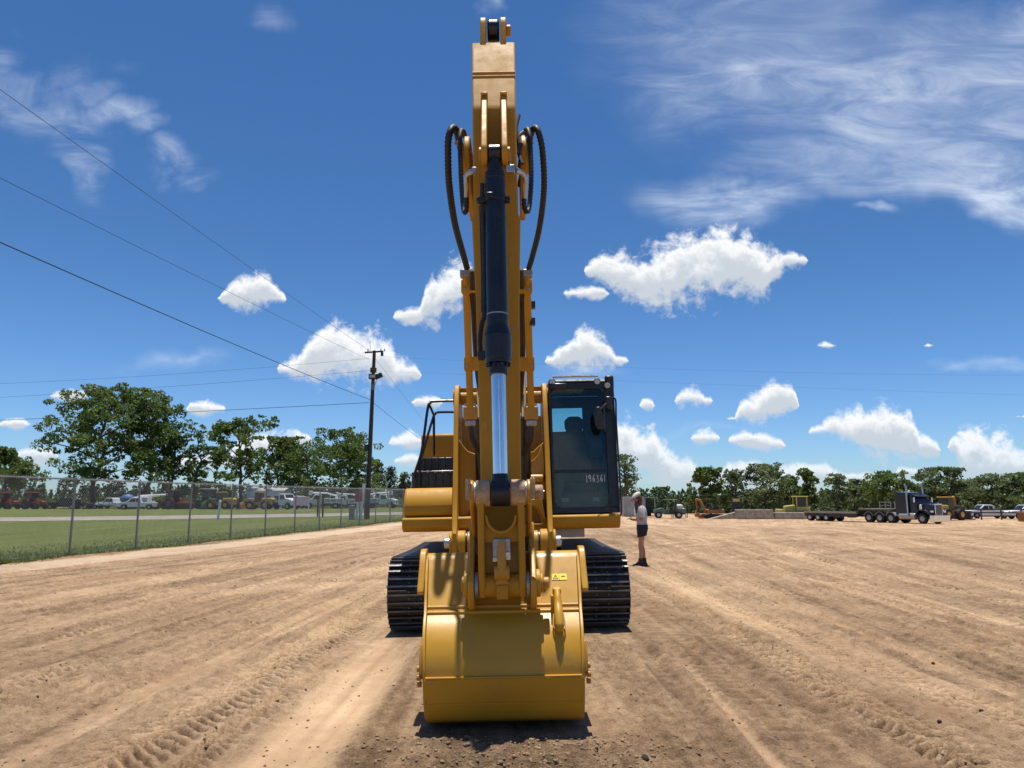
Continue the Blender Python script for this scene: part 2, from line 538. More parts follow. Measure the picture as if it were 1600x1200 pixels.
class MB:
    def __init__(self):
        self.v, self.f, self.mi = [], [], []

    def add(self, vs, fs, mi=0):
        o = len(self.v)
        self.v += [tuple(p) for p in vs]
        for q in fs:
            self.f.append(tuple(i + o for i in q))
            self.mi.append(mi)
        return self

    def box(self, x0, x1, y0, y1, z0, z1, mi=0):
        vs = [(x, y, z) for z in (z0, z1) for y in (y0, y1) for x in (x0, x1)]
        return self.add(vs, [(0, 2, 3, 1), (4, 5, 7, 6), (0, 1, 5, 4), (2, 6, 7, 3), (0, 4, 6, 2), (1, 3, 7, 5)], mi)

    def obox(self, c, sx, sy, sz, rot=None, mi=0):
        vs = [Vector((x * sx / 2, y * sy / 2, z * sz / 2)) for z in (-1, 1) for y in (-1, 1) for x in (-1, 1)]
        M = rot if rot is not None else Matrix.Identity(3)
        c = Vector(c)
        return self.add([M @ q + c for q in vs], [(0, 2, 3, 1), (4, 5, 7, 6), (0, 1, 5, 4), (2, 6, 7, 3), (0, 4, 6, 2), (1, 3, 7, 5)], mi)

    def prism(self, pts, a0, a1, axis='x', mi=0):
        """polygon of (p, q) pairs; axis x: (y, z), axis y: (x, z), axis z: (x, y)"""
        def mk(p, q, a):
            return {'x': (a, p, q), 'y': (p, a, q), 'z': (p, q, a)}[axis]
        n = len(pts)
        area = sum(pts[i][0] * pts[(i + 1) % n][1] - pts[(i + 1) % n][0] * pts[i][1] for i in range(n))
        if area < 0:
            pts = pts[::-1]
        vs = [mk(p, q, a0) for p, q in pts] + [mk(p, q, a1) for p, q in pts]
        fl = (axis == 'y')
        fs = [tuple(range(n - 1, -1, -1)), tuple(range(n, 2 * n))] + [(i, (i + 1) % n, n + (i + 1) % n, n + i) for i in range(n)]
        if fl:
            fs = [q[::-1] for q in fs]
        return self.add(vs, fs, mi)

    def cyl(self, p0, p1, r0, r1=None, n=20, caps=True, mi=0):
        p0, p1 = Vector(p0), Vector(p1)
        r1 = r0 if r1 is None else r1
        d = (p1 - p0).normalized()
        u = d.orthogonal().normalized()
        w = d.cross(u)
        vs = []
        for p, r in ((p0, r0), (p1, r1)):
            for i in range(n):
                a = 2 * PI * i / n
                vs.append(p + (u * math.cos(a) + w * math.sin(a)) * r)
        fs = [(i, (i + 1) % n, n + (i + 1) % n, n + i) for i in range(n)]
        if caps:
            fs += [tuple(range(n - 1, -1, -1)), tuple(range(n, 2 * n))]
        return self.add(vs, fs, mi)

    def ring(self, p0, p1, ro, ri, n=24, mi=0):
        p0, p1 = Vector(p0), Vector(p1)
        d = (p1 - p0).normalized()
        u = d.orthogonal().normalized()
        w = d.cross(u)
        vs = []
        for p, r in ((p0, ro), (p1, ro), (p1, ri), (p0, ri)):
            for i in range(n):
                a = 2 * PI * i / n
                vs.append(p + (u * math.cos(a) + w * math.sin(a)) * r)
        fs = []
        for k in range(4):
            k2 = (k + 1) % 4
            fs += [(k * n + i, k * n + (i + 1) % n, k2 * n + (i + 1) % n, k2 * n + i) for i in range(n)]
        return self.add(vs, fs, mi)

    def tube(self, pts, r, n=8, caps=True, mi=0):
        pts = [Vector(p) for p in pts]
        m = len(pts)
        rs = r if isinstance(r, (list, tuple)) else [r] * m
        tans = []
        for i in range(m):
            a, b = pts[max(0, i - 1)], pts[min(m - 1, i + 1)]
            t = (b - a)
            tans.append(t.normalized() if t.length > 1e-9 else Vector((0, 0, 1)))
        u = tans[0].orthogonal().normalized()
        vs = []
        for i in range(m):
            t = tans[i]
            u = (u - t * u.dot(t))
            u = u.normalized() if u.length > 1e-6 else t.orthogonal().normalized()
            w = t.cross(u)
            for k in range(n):
                a = 2 * PI * k / n
                vs.append(pts[i] + (u * math.cos(a) + w * math.sin(a)) * rs[i])
        fs = [(i * n + k, i * n + (k + 1) % n, (i + 1) * n + (k + 1) % n, (i + 1) * n + k) for i in range(m - 1) for k in range(n)]
        if caps:
            fs += [tuple(range(n - 1, -1, -1)), tuple(range((m - 1) * n, m * n))]
        return self.add(vs, fs, mi)

    def loft(self, secs, caps=True, mi=0):
        n = len(secs[0])
        vs = [p for s in secs for p in s]
        fs = [(i * n + k, i * n + (k + 1) % n, (i + 1) * n + (k + 1) % n, (i + 1) * n + k) for i in range(len(secs) - 1) for k in range(n)]
        if caps:
            fs += [tuple(range(n - 1, -1, -1)), tuple(range((len(secs) - 1) * n, len(secs) * n))]
        return self.add(vs, fs, mi)

    def mesh(self, name, mats, smooth_ang=None, fix=True):
        me = bpy.data.meshes.new(name)
        me.from_pydata(self.v, [], self.f)
        for m in (mats if isinstance(mats, (list, tuple)) else [mats]):
            me.materials.append(m)
        if any(self.mi):
            me.polygons.foreach_set('material_index', self.mi)
        if fix:
            bm = bmesh.new()
            bm.from_mesh(me)
            bmesh.ops.recalc_face_normals(bm, faces=bm.faces)
            bm.to_mesh(me)
            bm.free()
        if smooth_ang is not None:
            me.shade_smooth()
            me.set_sharp_from_angle(angle=R(smooth_ang))
        return me

    def build(self, name, mats, parent=None, bevel=0.0, seg=2, smooth_ang=35, label=None):
        o = bpy.data.objects.new(name, self.mesh(name, mats, smooth_ang))
        COL.objects.link(o)
        if parent is not None:
            o.parent = parent
        if bevel:
            b = o.modifiers.new('bevel', 'BEVEL')
            b.width = bevel
            b.segments = seg
            b.limit_method = 'ANGLE'
            b.angle_limit = R(40)
            b.harden_normals = False
        if label:
            o['label'] = label
        return o


def copy_tree(o, parent=None, inv=True):
    c = o.copy()
    COL.objects.link(c)
    if parent is not None:
        c.parent = parent
    for ch in list(o.children):
        copy_tree(ch, c)
    return c


def spline(pts, n=8):
    """Catmull-Rom through points"""
    P = [Vector(p) for p in pts]
    P = [P[0] * 2 - P[1]] + P + [P[-1] * 2 - P[-2]]
    out = []
    for i in range(1, len(P) - 2):
        for j in range(n):
            t = j / n
            a, b, c, d = P[i - 1], P[i], P[i + 1], P[i + 2]
            out.append(0.5 * ((2 * b) + (c - a) * t + (2 * a - 5 * b + 4 * c - d) * t * t + (3 * b - a - 3 * c + d) * t ** 3))
    out.append(P[-2])
    return out


def resample(pts, step):
    pts = [Vector(p) for p in pts]
    out = [pts[0]]
    acc = 0
    for a, b in zip(pts, pts[1:]):
        L = (b - a).length
        while acc + L >= step:
            a = a + (b - a) * ((step - acc) / L)
            L = (b - a).length
            out.append(a)
            acc = 0
        acc += L
    return out


# ------------------------------------------------------------------ terrain
def fence_x(y):
    return -13.14 + 0.151 * (y - 23.0)


def sst(a, b, x):
    t = np.clip((np.asarray(x, float) - a) / (b - a), 0, 1)
    return t * t * (3 - 2 * t)


def gz(x, y):
    """large shape of the land"""
    xr = np.asarray(x) - fence_x(np.asarray(y))
    s = sst(24, 80, y)
    t = sst(0, 24, xr)
    z = s * (-0.62 * t + 0.30 * (1 - t))
    mk = sst(2.6, 1.9, np.abs(x)) * sst(7.5, 9.2, y) * sst(16, 14.5, y)
    return z + 0.021 * np.asarray(x) * mk


def gzf(x, y):
    return float(gz(float(x), float(y)))


def vnoise(x, y, seed):
    r = np.random.default_rng(seed)
    T = r.random((256, 256))
    xi = np.floor(x).astype(int)
    yi = np.floor(y).astype(int)
    fx, fy = x - xi, y - yi
    fx = fx * fx * (3 - 2 * fx)
    fy = fy * fy * (3 - 2 * fy)
    a, b = T[xi & 255, yi & 255], T[(xi + 1) & 255, yi & 255]
    c, d = T[xi & 255, (yi + 1) & 255], T[(xi + 1) & 255, (yi + 1) & 255]
    return (a * (1 - fx) + b * fx) * (1 - fy) + (c * (1 - fx) + d * fx) * fy


def fbm(x, y, seed, octv=4, gain=0.5):
    s, a, t = 0, 1.0, 0
    for i in range(octv):
        s = s + a * vnoise(x * 2 ** i + 17.3 * i, y * 2 ** i + 9.1 * i, seed + i)
        t += a
        a *= gain
    return s / t


# polar sheet round the viewpoint: fine in front, coarse behind, out to the horizon
ang_f = np.linspace(-R(41), R(41), 900)
ang_b = np.linspace(R(41), 2 * PI - R(41), 62)[1:-1]
ang = np.concatenate([ang_f, ang_b])
rad = np.concatenate([np.array([0.25, 0.8, 1.6, 2.4, 3.0]), np.geomspace(3.5, 70, 640), np.geomspace(72, 5000, 60)])
A, RR = np.meshgrid(ang, rad)
X = (np.sin(A) * RR)
Y = (np.cos(A) * RR)
Z = gz(X, Y)
near = sst(75, 30, RR) * sst(-0.2, 0.8, X - fence_x(Y))          # relief only on the dirt lot
tone = np.zeros_like(X)
flat = np.zeros_like(X)
h = np.zeros_like(X)


def lane(x0, y0, b, c, w, depth, tread, ya, yb, tn=0.0, sm=0.0, pitch=0.14, seed=0, crisp=0.0):
    """one wheel or track print: centre line x = x0 + b (y - y0) + c (y - y0)^2"""
    t = Y - y0
    D_ = X - (x0 + b * t + c * t * t)
    M = (np.abs(D_) < 1.25 * w + 0.12) & (Y > ya - 0.2) & (Y < yb + 0.2)
    x, y, d = X[M], Y[M], D_[M]
    d = d + (vnoise(y * 0.6, np.full_like(y, seed * 3.7), 100 + seed) - 0.5) * 0.10 + (vnoise(x * 5, y * 5, 150 + seed) - 0.5) * 0.03
    win = sst(ya, ya + 1.5, y) * sst(yb, yb - 3, y)
    patch = sst(0.30 - 0.12 * crisp, 0.52 - 0.12 * crisp, fbm(x * 0.5, y * 0.35, 200 + seed, 2))
    core = np.exp(-(d / (w * 0.5)) ** 6)
    rim = np.exp(-((np.abs(d) - w * 0.58) / (0.16 * w + 0.02)) ** 2)
    q = -depth * core + depth * 0.7 * rim
    tt = tn * core + 0.22 * rim * patch
    if tread == 1:      # slanted lugs, herringbone
        ph = (y + np.abs(d) * 0.9) / pitch
        lug = sst(0.35, 0.65, 0.5 + 0.5 * np.sin(2 * PI * ph + (2.6 - 1.6 * crisp) * fbm(x * 5, y * 5, 300 + seed, 2)))
        q = q + core * (lug - 0.5) * depth * 2.2 * patch * (0.4 + 1.2 * vnoise(x * 9, y * 9, 350 + seed))
        tt = tt + (0.5 + 1.3 * crisp) * core * (lug - 0.5) * patch  # tread shading painted into the tone: lugs lighter, grooves darker
    elif tread == 2:    # straight cleats
        lug = sst(0.3, 0.7, 0.5 + 0.5 * np.sin(2 * PI * (y / pitch + d * 0.6) + 2.0 * fbm(x * 5, y * 5, 300 + seed, 2)))
        q = q + core * (lug - 0.5) * depth * 1.6 * patch
        tt = tt + (0.4 + 1.3 * crisp) * core * (lug - 0.5) * patch  # cleat shading painted into the tone in the same way
    elif tread == 3:    # longitudinal ribs
        q = q + core * np.cos(2 * PI * d / (w / 3.5)) * depth * 0.5
    h[M] = h[M] * (1 - core * win * 0.75) + q * win
    tone[M] += tt * win
    flat[M] = np.maximum(flat[M], sm * core * win)


# loose soil
h += (fbm(X * 0.55, Y * 0.4, 1, 3) - 0.5) * 0.07
h += (fbm(X * 2.2, Y * 1.6, 5, 3) - 0.5) * 0.045
tone += (fbm(X * 0.35, Y * 0.22, 9, 3) - 0.5) * 1.1
lr = random.Random(5)
yy_ = np.clip(Y, 3, 60)
sL = X / np.maximum(0.25, 1 - 0.0167 * (yy_ - 8))
sR = (X + 0.096 * (yy_ - 9)) / (1 + 0.035 * (yy_ - 9))
stk = np.where(X < 0, sL, sR)
h += (fbm(stk * 4.5, Y * 0.16, 15, 4, 0.6) - 0.5) * 0.050
tone += (fbm(stk * 3.2, Y * 0.10, 19, 5, 0.62) - 0.5) * 2.0
tone += (fbm(stk * 13, Y * 0.30, 23, 3, 0.6) - 0.5) * 1.1
h += (fbm(stk * 15, Y * 0.45, 25, 3, 0.6) - 0.5) * 0.022
# older prints, parallel to the fence on the left and fanning out on the right
sd_i = 1
for i in range(26):
    x0 = -1.9 - 0.46 * i + lr.uniform(-0.25, 0.25)
    b = 0.150 * min(1, -x0 / 9.0) + lr.uniform(-0.02, 0.02)
    lane(x0, 8, b, 0, lr.choice([0.22, 0.30, 0.42, 0.16]), lr.uniform(0.012, 0.028), lr.choice([0, 1, 1, 2, 3]), lr.uniform(0, 5), lr.uniform(18, 70), lr.uniform(-0.22, 0.30), lr.uniform(0, 0.5), lr.choice([0.10, 0.13, 0.18]), sd_i)
    sd_i += 1
for i in range(22):
    x0 = 1.9 + 0.52 * i + lr.uniform(-0.3, 0.3)
    b = lr.uniform(-0.12, 0.06) + 0.018 * i
    lane(x0, 9, b, lr.uniform(-0.002, 0.004), lr.choice([0.22, 0.30, 0.40, 0.16]), lr.uniform(0.010, 0.024), lr.choice([0, 1, 1, 2, 3]), lr.uniform(0, 5), lr.uniform(18, 65), lr.uniform(-0.2, 0.28), lr.uniform(0, 0.5), lr.choice([0.10, 0.13, 0.18]), sd_i)
    sd_i += 1
# crossing traces further out on the right
for i in range(9):
    lane(4 + i * 1.0, 26, 0.55 + 0.12 * i, 0.004, 0.4, 0.02, 0, 13, 70, lr.uniform(0.1, 0.5), 0.2, 0.15, sd_i)
    sd_i += 1
# the fresh prints one sees in the photograph
lane(-1.36, 8, 0.012, 0, 0.62, 0.024, 0, 0, 10.4, 0.55, 1.0, 0.14, 71)
lane(-0.80, 8, 0.010, 0, 0.40, 0.014, 3, 0, 10.2, -0.25, 0.2, 0.14, 72)
lane(-2.28, 8, 0.050, 0, 0.56, 0.020, 1, 0, 13, -0.05, 0.0, 0.125, 73, 1.0)
lane(-3.05, 8, 0.085, 0, 0.34, 0.017, 2, 0, 16, -0.15, 0.0, 0.11, 74, 0.8)
lane(-4.3, 8, 0.10, 0, 0.30, 0.020, 1, 3, 24, -0.10, 0.0, 0.12, 77, 0.8)
lane(1.72, 8, 0.028, 0, 0.10, 0.016, 0, 0, 11, 0.30, 0.5, 0.14, 75)
lane(1.45, 8, 0.015, 0, 0.22, 0.020, 0, 0, 11, -0.20, 0.0, 0.14, 78)
lane(2.72, 7.5, -0.035, 0, 0.50, 0.019, 1, 0, 11, -0.05, 0.0, 0.11, 76, 1.0)
lane(3.55, 7.5, -0.09, 0, 0.40, 0.022, 2, 0, 14, -0.12, 0.0, 0.12, 79, 0.8)
lane(5.0, 8, -0.06, 0.004, 0.36, 0.020, 1, 0, 18, -0.15, 0.0, 0.13, 80, 0.8)
lane(-5.6, 8, 0.11, 0.0015, 0.34, 0.022, 1, 2, 26, -0.05, 0.0, 0.12, 83, 0.8)
lane(6.6, 9, -0.10, 0.010, 0.34, 0.020, 2, 2, 24, 0.1, 0.0, 0.13, 84, 0.8)
lane(8.4, 10, -0.16, 0.014, 0.40, 0.022, 1, 2, 30, 0.2, 0.0, 0.14, 85, 0.6)
lane(4.1, 7, -0.20, 0.012, 0.30, 0.013, 1, 0, 20, -0.1, 0.0, 0.11, 86, 0.8)
# crumbly ground
prints = flat.copy()
cr = fbm(X * 9, Y * 7, 31, 3)
crm = sst(0.42, 0.68, fbm(X * 0.8, Y * 0.6, 41, 3)) * (1 - flat)
h += (np.maximum(cr, 0.5) - 0.5) * 0.11 * crm
h += (fbm(X * 26, Y * 20, 51, 2) - 0.5) * 0.024 * (1 - 0.85 * flat)
tone += (cr - 0.5) * 0.9 * crm
h += (fbm(X * 13, Y * 10, 37, 4, 0.6) - 0.5) * 0.050 * (0.35 + 0.65 * crm) * (1 - 0.9 * flat)
tone += (fbm(X * 14, Y * 9, 39, 3, 0.6) - 0.5) * 0.7 * (1 - flat)
# loosened, darker soil in front of the bucket
heap = np.exp(-((X - 0.05) / 0.95) ** 4) * sst(3.2, 4.0, Y) * sst(5.9, 5.1, Y)
h = h * (1 - 0.2 * heap) + heap * (0.02 + (fbm(X * 6, Y * 6, 61, 3) - 0.42) * 0.14)
tone -= 0.55 * heap
# level seat under the machine
seat = sst(2.2, 1.75, np.abs(X)) * sst(8.6, 9.3, Y) * sst(15.5, 14.6, Y)
h = h * (1 - seat) - 0.004 * seat
bs = sst(0.85, 0.7, np.abs(X + 0.05)) * sst(5.3, 5.45, Y) * sst(6.9, 6.7, Y)
h = h * (1 - bs) - 0.012 * bs
Z = Z + h * near
# pale sand along the fence
fd = X - fence_x(Y)
wob = (fbm(X * 0.35, Y * 0.35, 81, 3) - 0.5)
sand = sst(0.75, 1.25, fd + wob * 0.9) * sst(2.9 + 0.012 * Y, 1.9, fd + wob * 1.6)
tone -= 0.5 * sst(0.0, 0.3, fd) * sst(1.2, 0.6, fd + wob)
tone += sand * 1.2
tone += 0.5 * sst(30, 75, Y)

nr, na = X.shape
verts = np.stack([X, Y, Z], -1).reshape(-1, 3)
idx = np.arange(nr * na).reshape(nr, na)
q = np.stack([idx[:-1, :], np.roll(idx, -1, 1)[:-1, :], np.roll(idx, -1, 1)[1:, :], idx[1:, :]], -1).reshape(-1, 4)
q = q[:, ::-1]
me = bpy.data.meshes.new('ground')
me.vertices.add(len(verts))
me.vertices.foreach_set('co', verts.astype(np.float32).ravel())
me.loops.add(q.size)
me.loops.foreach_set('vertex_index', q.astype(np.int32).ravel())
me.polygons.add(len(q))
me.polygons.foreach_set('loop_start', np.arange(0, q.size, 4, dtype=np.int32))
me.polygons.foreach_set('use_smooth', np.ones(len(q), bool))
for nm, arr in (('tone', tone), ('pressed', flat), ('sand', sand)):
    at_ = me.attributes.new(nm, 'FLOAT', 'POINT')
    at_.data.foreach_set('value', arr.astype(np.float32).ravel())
me.update(calc_edges=True)
me.validate()


def soil_material():
    m = bpy.data.materials.new('sandy_soil')
    m.use_nodes = True
    t = m.node_tree
    b = t.nodes['Principled BSDF']
    geo = t.nodes.new('ShaderNodeNewGeometry')
    pos = geo.outputs['Position']
    def attr(n):
        a = t.nodes.new('ShaderNodeAttribute')
        a.attribute_name = n
        return a.outputs['Fac']
    tn, fl, sa = attr('tone'), attr('pressed'), attr('sand')
    n1 = noise(t, pos, 0.9, 6, 0.62)
    n2 = noise(t, pos, 9.0, 6, 0.65)
    n3 = noise(t, pos, 70.0, 5, 0.7)
    rough_w = mth(t, 'SUBTRACT', 1.0, mth(t, 'MULTIPLY', fl, 0.7))
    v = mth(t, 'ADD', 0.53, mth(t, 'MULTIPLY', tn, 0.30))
    v = mth(t, 'ADD', v, mth(t, 'MULTIPLY', mth(t, 'SUBTRACT', n1, 0.5), 0.75))
    v = mth(t, 'ADD', v, mth(t, 'MULTIPLY', mth(t, 'MULTIPLY', mth(t, 'SUBTRACT', n2, 0.5), 1.05), rough_w))
    v = mth(t, 'ADD', v, mth(t, 'MULTIPLY', mth(t, 'MULTIPLY', mth(t, 'SUBTRACT', n3, 0.5), 1.25), rough_w))  # fine speckle paints small clod shadows into the soil colour
    r = t.nodes.new('ShaderNodeValToRGB')
    t.links.new(v, r.inputs[0])
    e = r.color_ramp.elements
    e[0].position, e[0].color = 0.05, (0.118, 0.074, 0.041, 1)
    e[1].position, e[1].color = 0.95, (0.559, 0.387, 0.235, 1)
    for p, c in ((0.33, (0.229, 0.148, 0.085, 1)), (0.55, (0.341, 0.225, 0.132, 1)), (0.75, (0.436, 0.294, 0.174, 1))):
        x = e.new(p)
        x.color = c
    c = mixc(t, mth(t, 'MULTIPLY', sa, 0.75), r.outputs[0], (0.50, 0.39, 0.27))
    red = smooth(t, noise(t, pos, 0.5, 3, 0.5), 0.52, 0.72, 0, 0.35)
    c = mixc(t, red, c, (0.30, 0.165, 0.090))
    t.links.new(c, b.inputs['Base Color'])
    b.inputs['Roughness'].default_value = 0.95
    b.inputs['Specular IOR Level'].default_value = 0.15
    bp = t.nodes.new('ShaderNodeBump')
    bp.inputs['Distance'].default_value = 0.032
    t.links.new(mth(t, 'MULTIPLY', rough_w, 1.0), bp.inputs['Strength'])
    hh = mth(t, 'ADD', mth(t, 'MULTIPLY', noise(t, pos, 34.0, 6, 0.7), 1.0), mth(t, 'MULTIPLY', n3, 0.5))
    t.links.new(hh, bp.inputs['Height'])
    t.links.new(bp.outputs[0], b.inputs['Normal'])
    return m


SOIL = soil_material()
me.materials.append(SOIL)
ground = bpy.data.objects.new('ground', me)
COL.objects.link(ground)
tag(ground, 'bare sandy brown dirt lot with ruts and tyre prints', kind='structure')


def sheet(name, lx, ly, dz, material, label):
    """strip following the land: lx(y) -> (left, right) over ly = list of y"""
    vs, fs = [], []
    n = 26
    for yy in ly:
        a, b_ = lx(yy)
        for i in range(n):
            x = a + (b_ - a) * i / (n - 1)
            vs.append((x, yy, gzf(x, yy) + dz))
    for j in range(len(ly) - 1):
        for i in range(n - 1):
            fs.append((j * n + i, j * n + i + 1, (j + 1) * n + i + 1, (j + 1) * n + i))
    m = bpy.data.meshes.new(name)
    m.from_pydata(vs, [], fs)
    m.materials.append(material)
    m.shade_smooth()
    o = bpy.data.objects.new(name, m)
    COL.objects.link(o)
    tag(o, label, kind='structure')
    return o


def lawn_material():
    m = bpy.data.materials.new('mown_grass')
    m.use_nodes = True
    t = m.node_tree
    b = t.nodes['Principled BSDF']
    geo = t.nodes.new('ShaderNodeNewGeometry')
    pos = geo.outputs['Position']
    mp = t.nodes.new('ShaderNodeMapping')
    mp.inputs['Rotation'].default_value = (0, 0, R(8.6))
    mp.inputs['Scale'].default_value = (1.0, 0.12, 1)
    t.links.new(pos, mp.inputs[0])
    v = mth(t, 'ADD', mth(t, 'MULTIPLY', noise(t, mp.outputs[0], 0.8, 4, 0.6), 0.6), mth(t, 'MULTIPLY', noise(t, pos, 5.0, 6, 0.7), 0.6))
    r = t.nodes.new('ShaderNodeValToRGB')
    t.links.new(v, r.inputs[0])
    e = r.color_ramp.elements
    e[0].position, e[0].color = 0.40, (0.066, 0.088, 0.022, 1)
    e[1].position, e[1].color = 0.85, (0.200, 0.200, 0.078, 1)
    x = e.new(0.62)
    x.color = (0.118, 0.138, 0.038, 1)
    t.links.new(r.outputs[0], b.inputs['Base Color'])
    b.inputs['Roughness'].default_value = 0.95
    b.inputs['Specular IOR Level'].default_value = 0.1
    bp = t.nodes.new('ShaderNodeBump')
    bp.inputs['Strength'].default_value = 0.9
    bp.inputs['Distance'].default_value = 0.08
    t.links.new(noise(t, pos, 14, 5, 0.7), bp.inputs['Height'])
    t.links.new(bp.outputs[0], b.inputs['Normal'])
    return m


GRAVEL = mat('pale_gravel', (0.27, 0.235, 0.20), 0.95, 0, 0.25, 1.2, 0.5, 30)
sheet('lawn', lambda y: (fence_x(y) - 150, fence_x(y) + 0.25 + 0.25 * math.sin(y * 1.3) * math.sin(y * 0.37)), [2 + 1.0 * i for i in range(70)] + [72 + 6 * i for i in range(14)], 0.02, lawn_material(), 'mown green lawn behind the chain link fence')


def rd(y):
    return (-90, fence_x(y) - 0.6)


# gravel lane beyond the lawn, slanting away to the right
vs, fs = [], []
ra = [(-120, 46, 9), (-70, 52, 10), (-40, 58, 12), (-26, 66, 15), (-17, 74, 17), (-8, 86, 20), (2, 102, 20)]
m_ = MB()
rows = []
for (x, y, w) in ra:
    rows.append([(x, y - w / 2, gzf(x, y - w / 2) + 0.032), (x, y, gzf(x, y) + 0.034), (x, y + w / 2, gzf(x, y + w / 2) + 0.032)])
rr_ = []
for a, b in zip(rows, rows[1:]):
    for s in range(8):
        t = s / 8
        rr_.append([tuple(Vector(p) * (1 - t) + Vector(r_) * t) for p, r_ in zip(a, b)])
rr_.append(rows[-1])
for i in range(len(rr_)):
    rr_[i] = [(p[0], p[1], gzf(p[0], p[1]) + 0.034) for p in rr_[i]]
m_.loft(rr_, caps=False)
m_.f = [f_ for f_ in m_.f if not (set(i % 3 for i in f_) == {0, 2})]
ro = bpy.data.objects.new('gravel_road', m_.mesh('gravel_road', GRAVEL, 60))
COL.objects.link(ro)
tag(ro, 'pale gravel lane beyond the lawn', kind='structure')

# ================================================================== EXCAVATOR
ROLL = -0.021
EX = empty('excavator', (-0.03, 0, 0), 0, 'large yellow tracked excavator with raised boom and bucket resting on the dirt', 'excavator')
EX.rotation_euler = (0, ROLL, 0)
XB = -0.02          # line of boom, stick and bucket


def lp(px, py, D):
    """pixel and distance to the machine's own frame"""
    w = at(px, py, D)
    w = w - Vector((-0.03, 0, 0))
    return Matrix.Rotation(-ROLL, 3, 'Y') @ w


# ---- tracks
TF, TB, TR, TZ = 10.02, 13.55, 0.415, 0.465      # front and rear wheel centres, radius, height


def shoe_mesh():
    b = MB()
    w = 0.345
    b.prism([(-0.092, 0.0), (0.092, 0.0), (0.092, 0.010), (-0.092, 0.010)], -w, w, 'x')
    for c in (-0.052, 0.042):
        b.prism([(c - 0.017, 0.010), (c + 0.017, 0.010), (c + 0.012, 0.036), (c - 0.012, 0.036)], -w, w, 'x')
        b.prism([(c - 0.012, 0.036), (c + 0.012, 0.036), (c + 0.009, 0.044), (c - 0.009, 0.044)], -w, w, 'x', 1)
    for x in (-0.075, 0.075):
        for c in (-0.005, 0.078):
            b.cyl((x, c, 0.010), (x, c, 0.026), 0.016, 0.012, 6, True, 1)
    return b.mesh('shoe', [TRK, TRKW], None)


SHOE = shoe_mesh()
per = 2 * (TB - TF) + 2 * PI * TR
NS = 53
for sx in (-1, 1):
    tr = empty('track', (sx * 1.155, 0, 0))
    tr.parent = EX
    tr['label'] = 'black steel crawler track with triple-bar shoes'
    tr.name = 'track'
    for i in range(NS):
        s = (i + 0.3) / NS * per
        if s < TB - TF:
            p = (TF + s, TZ + TR)
            a = 0
            p = (p[0], p[1] - 0.018 * math.sin(PI * s / (TB - TF)))
        elif s < TB - TF + PI * TR:
            t = (s - (TB - TF)) / TR
            p = (TB + TR * math.sin(t), TZ + TR * math.cos(t))
            a = -t
        elif s < 2 * (TB - TF) + PI * TR:
            u = s - (TB - TF) - PI * TR
            p = (TB - u, TZ - TR)
            a = -PI
        else:
            t = (s - 2 * (TB - TF) - PI * TR) / TR
            p = (TF - TR * math.sin(t), TZ - TR * math.cos(t))
            a = -PI - t
        o = bpy.data.objects.new('shoe', SHOE)
        COL.objects.link(o)
        o.parent = tr
        o.location = (0, p[0], p[1])
        o.rotation_euler = (a, 0, 0)
    # chain, wheels and frame inside
    b = MB()
    loop = []
    for t in range(0, 13):
        a = PI * t / 12
        loop.append((TF - (TR - 0.01) * math.sin(a), TZ - (TR - 0.01) * math.cos(a)))
    for t in range(0, 13):
        a = PI * t / 12
        loop.append((TB + (TR - 0.01) * math.sin(a), TZ + (TR - 0.01) * math.cos(a)))
    b.prism(loop, -0.10, 0.10, 'x')
    b.build('chain', TRKF, tr, 0.0, 1, 40)
    b = MB()
    b.cyl((-0.13, TF, TZ), (0.13, TF, TZ), 0.30, n=28)
    b.build('idler_wheel', TRKF, tr, 0.01)
    b = MB()
    b.box(-0.19, 0.19, TF + 0.35, TB - 0.3, 0.2, 0.72)
    b.build('side_frame', TRKF, tr, 0.03)

b = MB()
b.prism([(-0.85, 0.30), (0.85, 0.30), (0.85, 0.62), (0.5, 0.86), (-0.5, 0.86), (-0.85, 0.62)], 10.75, 12.9, 'y')
b.cyl((0, 11.8, 0.8), (0, 11.8, 1.12), 0.62, n=36)
b.build('undercarriage', TRKF, EX, 0.02)

# ---- upper structure
b = MB()
b.prism([(10.0, 1.14), (14.2, 1.14), (14.2, 1.30), (9.95, 1.30)], -0.66, 0.60, 'x')
b.build('main_frame', YEL2, EX, 0.01)
b = MB()
b.box(-1.33, 1.40, 11.55, 13.6, 1.2, 2.25)
b.build('engine_house', YEL, EX, 0.06, 3)
b = MB()
b.box(-1.28, -0.62, 11.3, 13.4, 2.2, 2.62)
b.build('engine_hood', YEL, EX, 0.04, 3)
b = MB()
b.prism([(-1.35, 1.2), (1.42, 1.2), (1.42, 2.4), (-1.35, 2.4)], 13.6, 14.4, 'y')
b.build('counterweight', YEL, EX, 0.12, 4)

# left-hand lower boxes
b = MB()
b.prism([(9.74, 1.26), (9.70, 1.30), (9.70, 1.395), (9.72, 1.415), (11.5, 1.415), (11.5, 1.235), (9.80, 1.235)], -1.335, -0.40, 'x')
b.build('lower_skirt', YEL, EX, 0.035, 4)
b = MB()
b.prism([(9.80, 1.42), (9.755, 1.46), (9.755, 1.59), (9.86, 1.745), (9.93, 1.79), (10.75, 1.79), (10.75, 1.42)], -1.325, -0.68, 'x')
b.build('storage_box', YEL, EX, 0.03, 4)
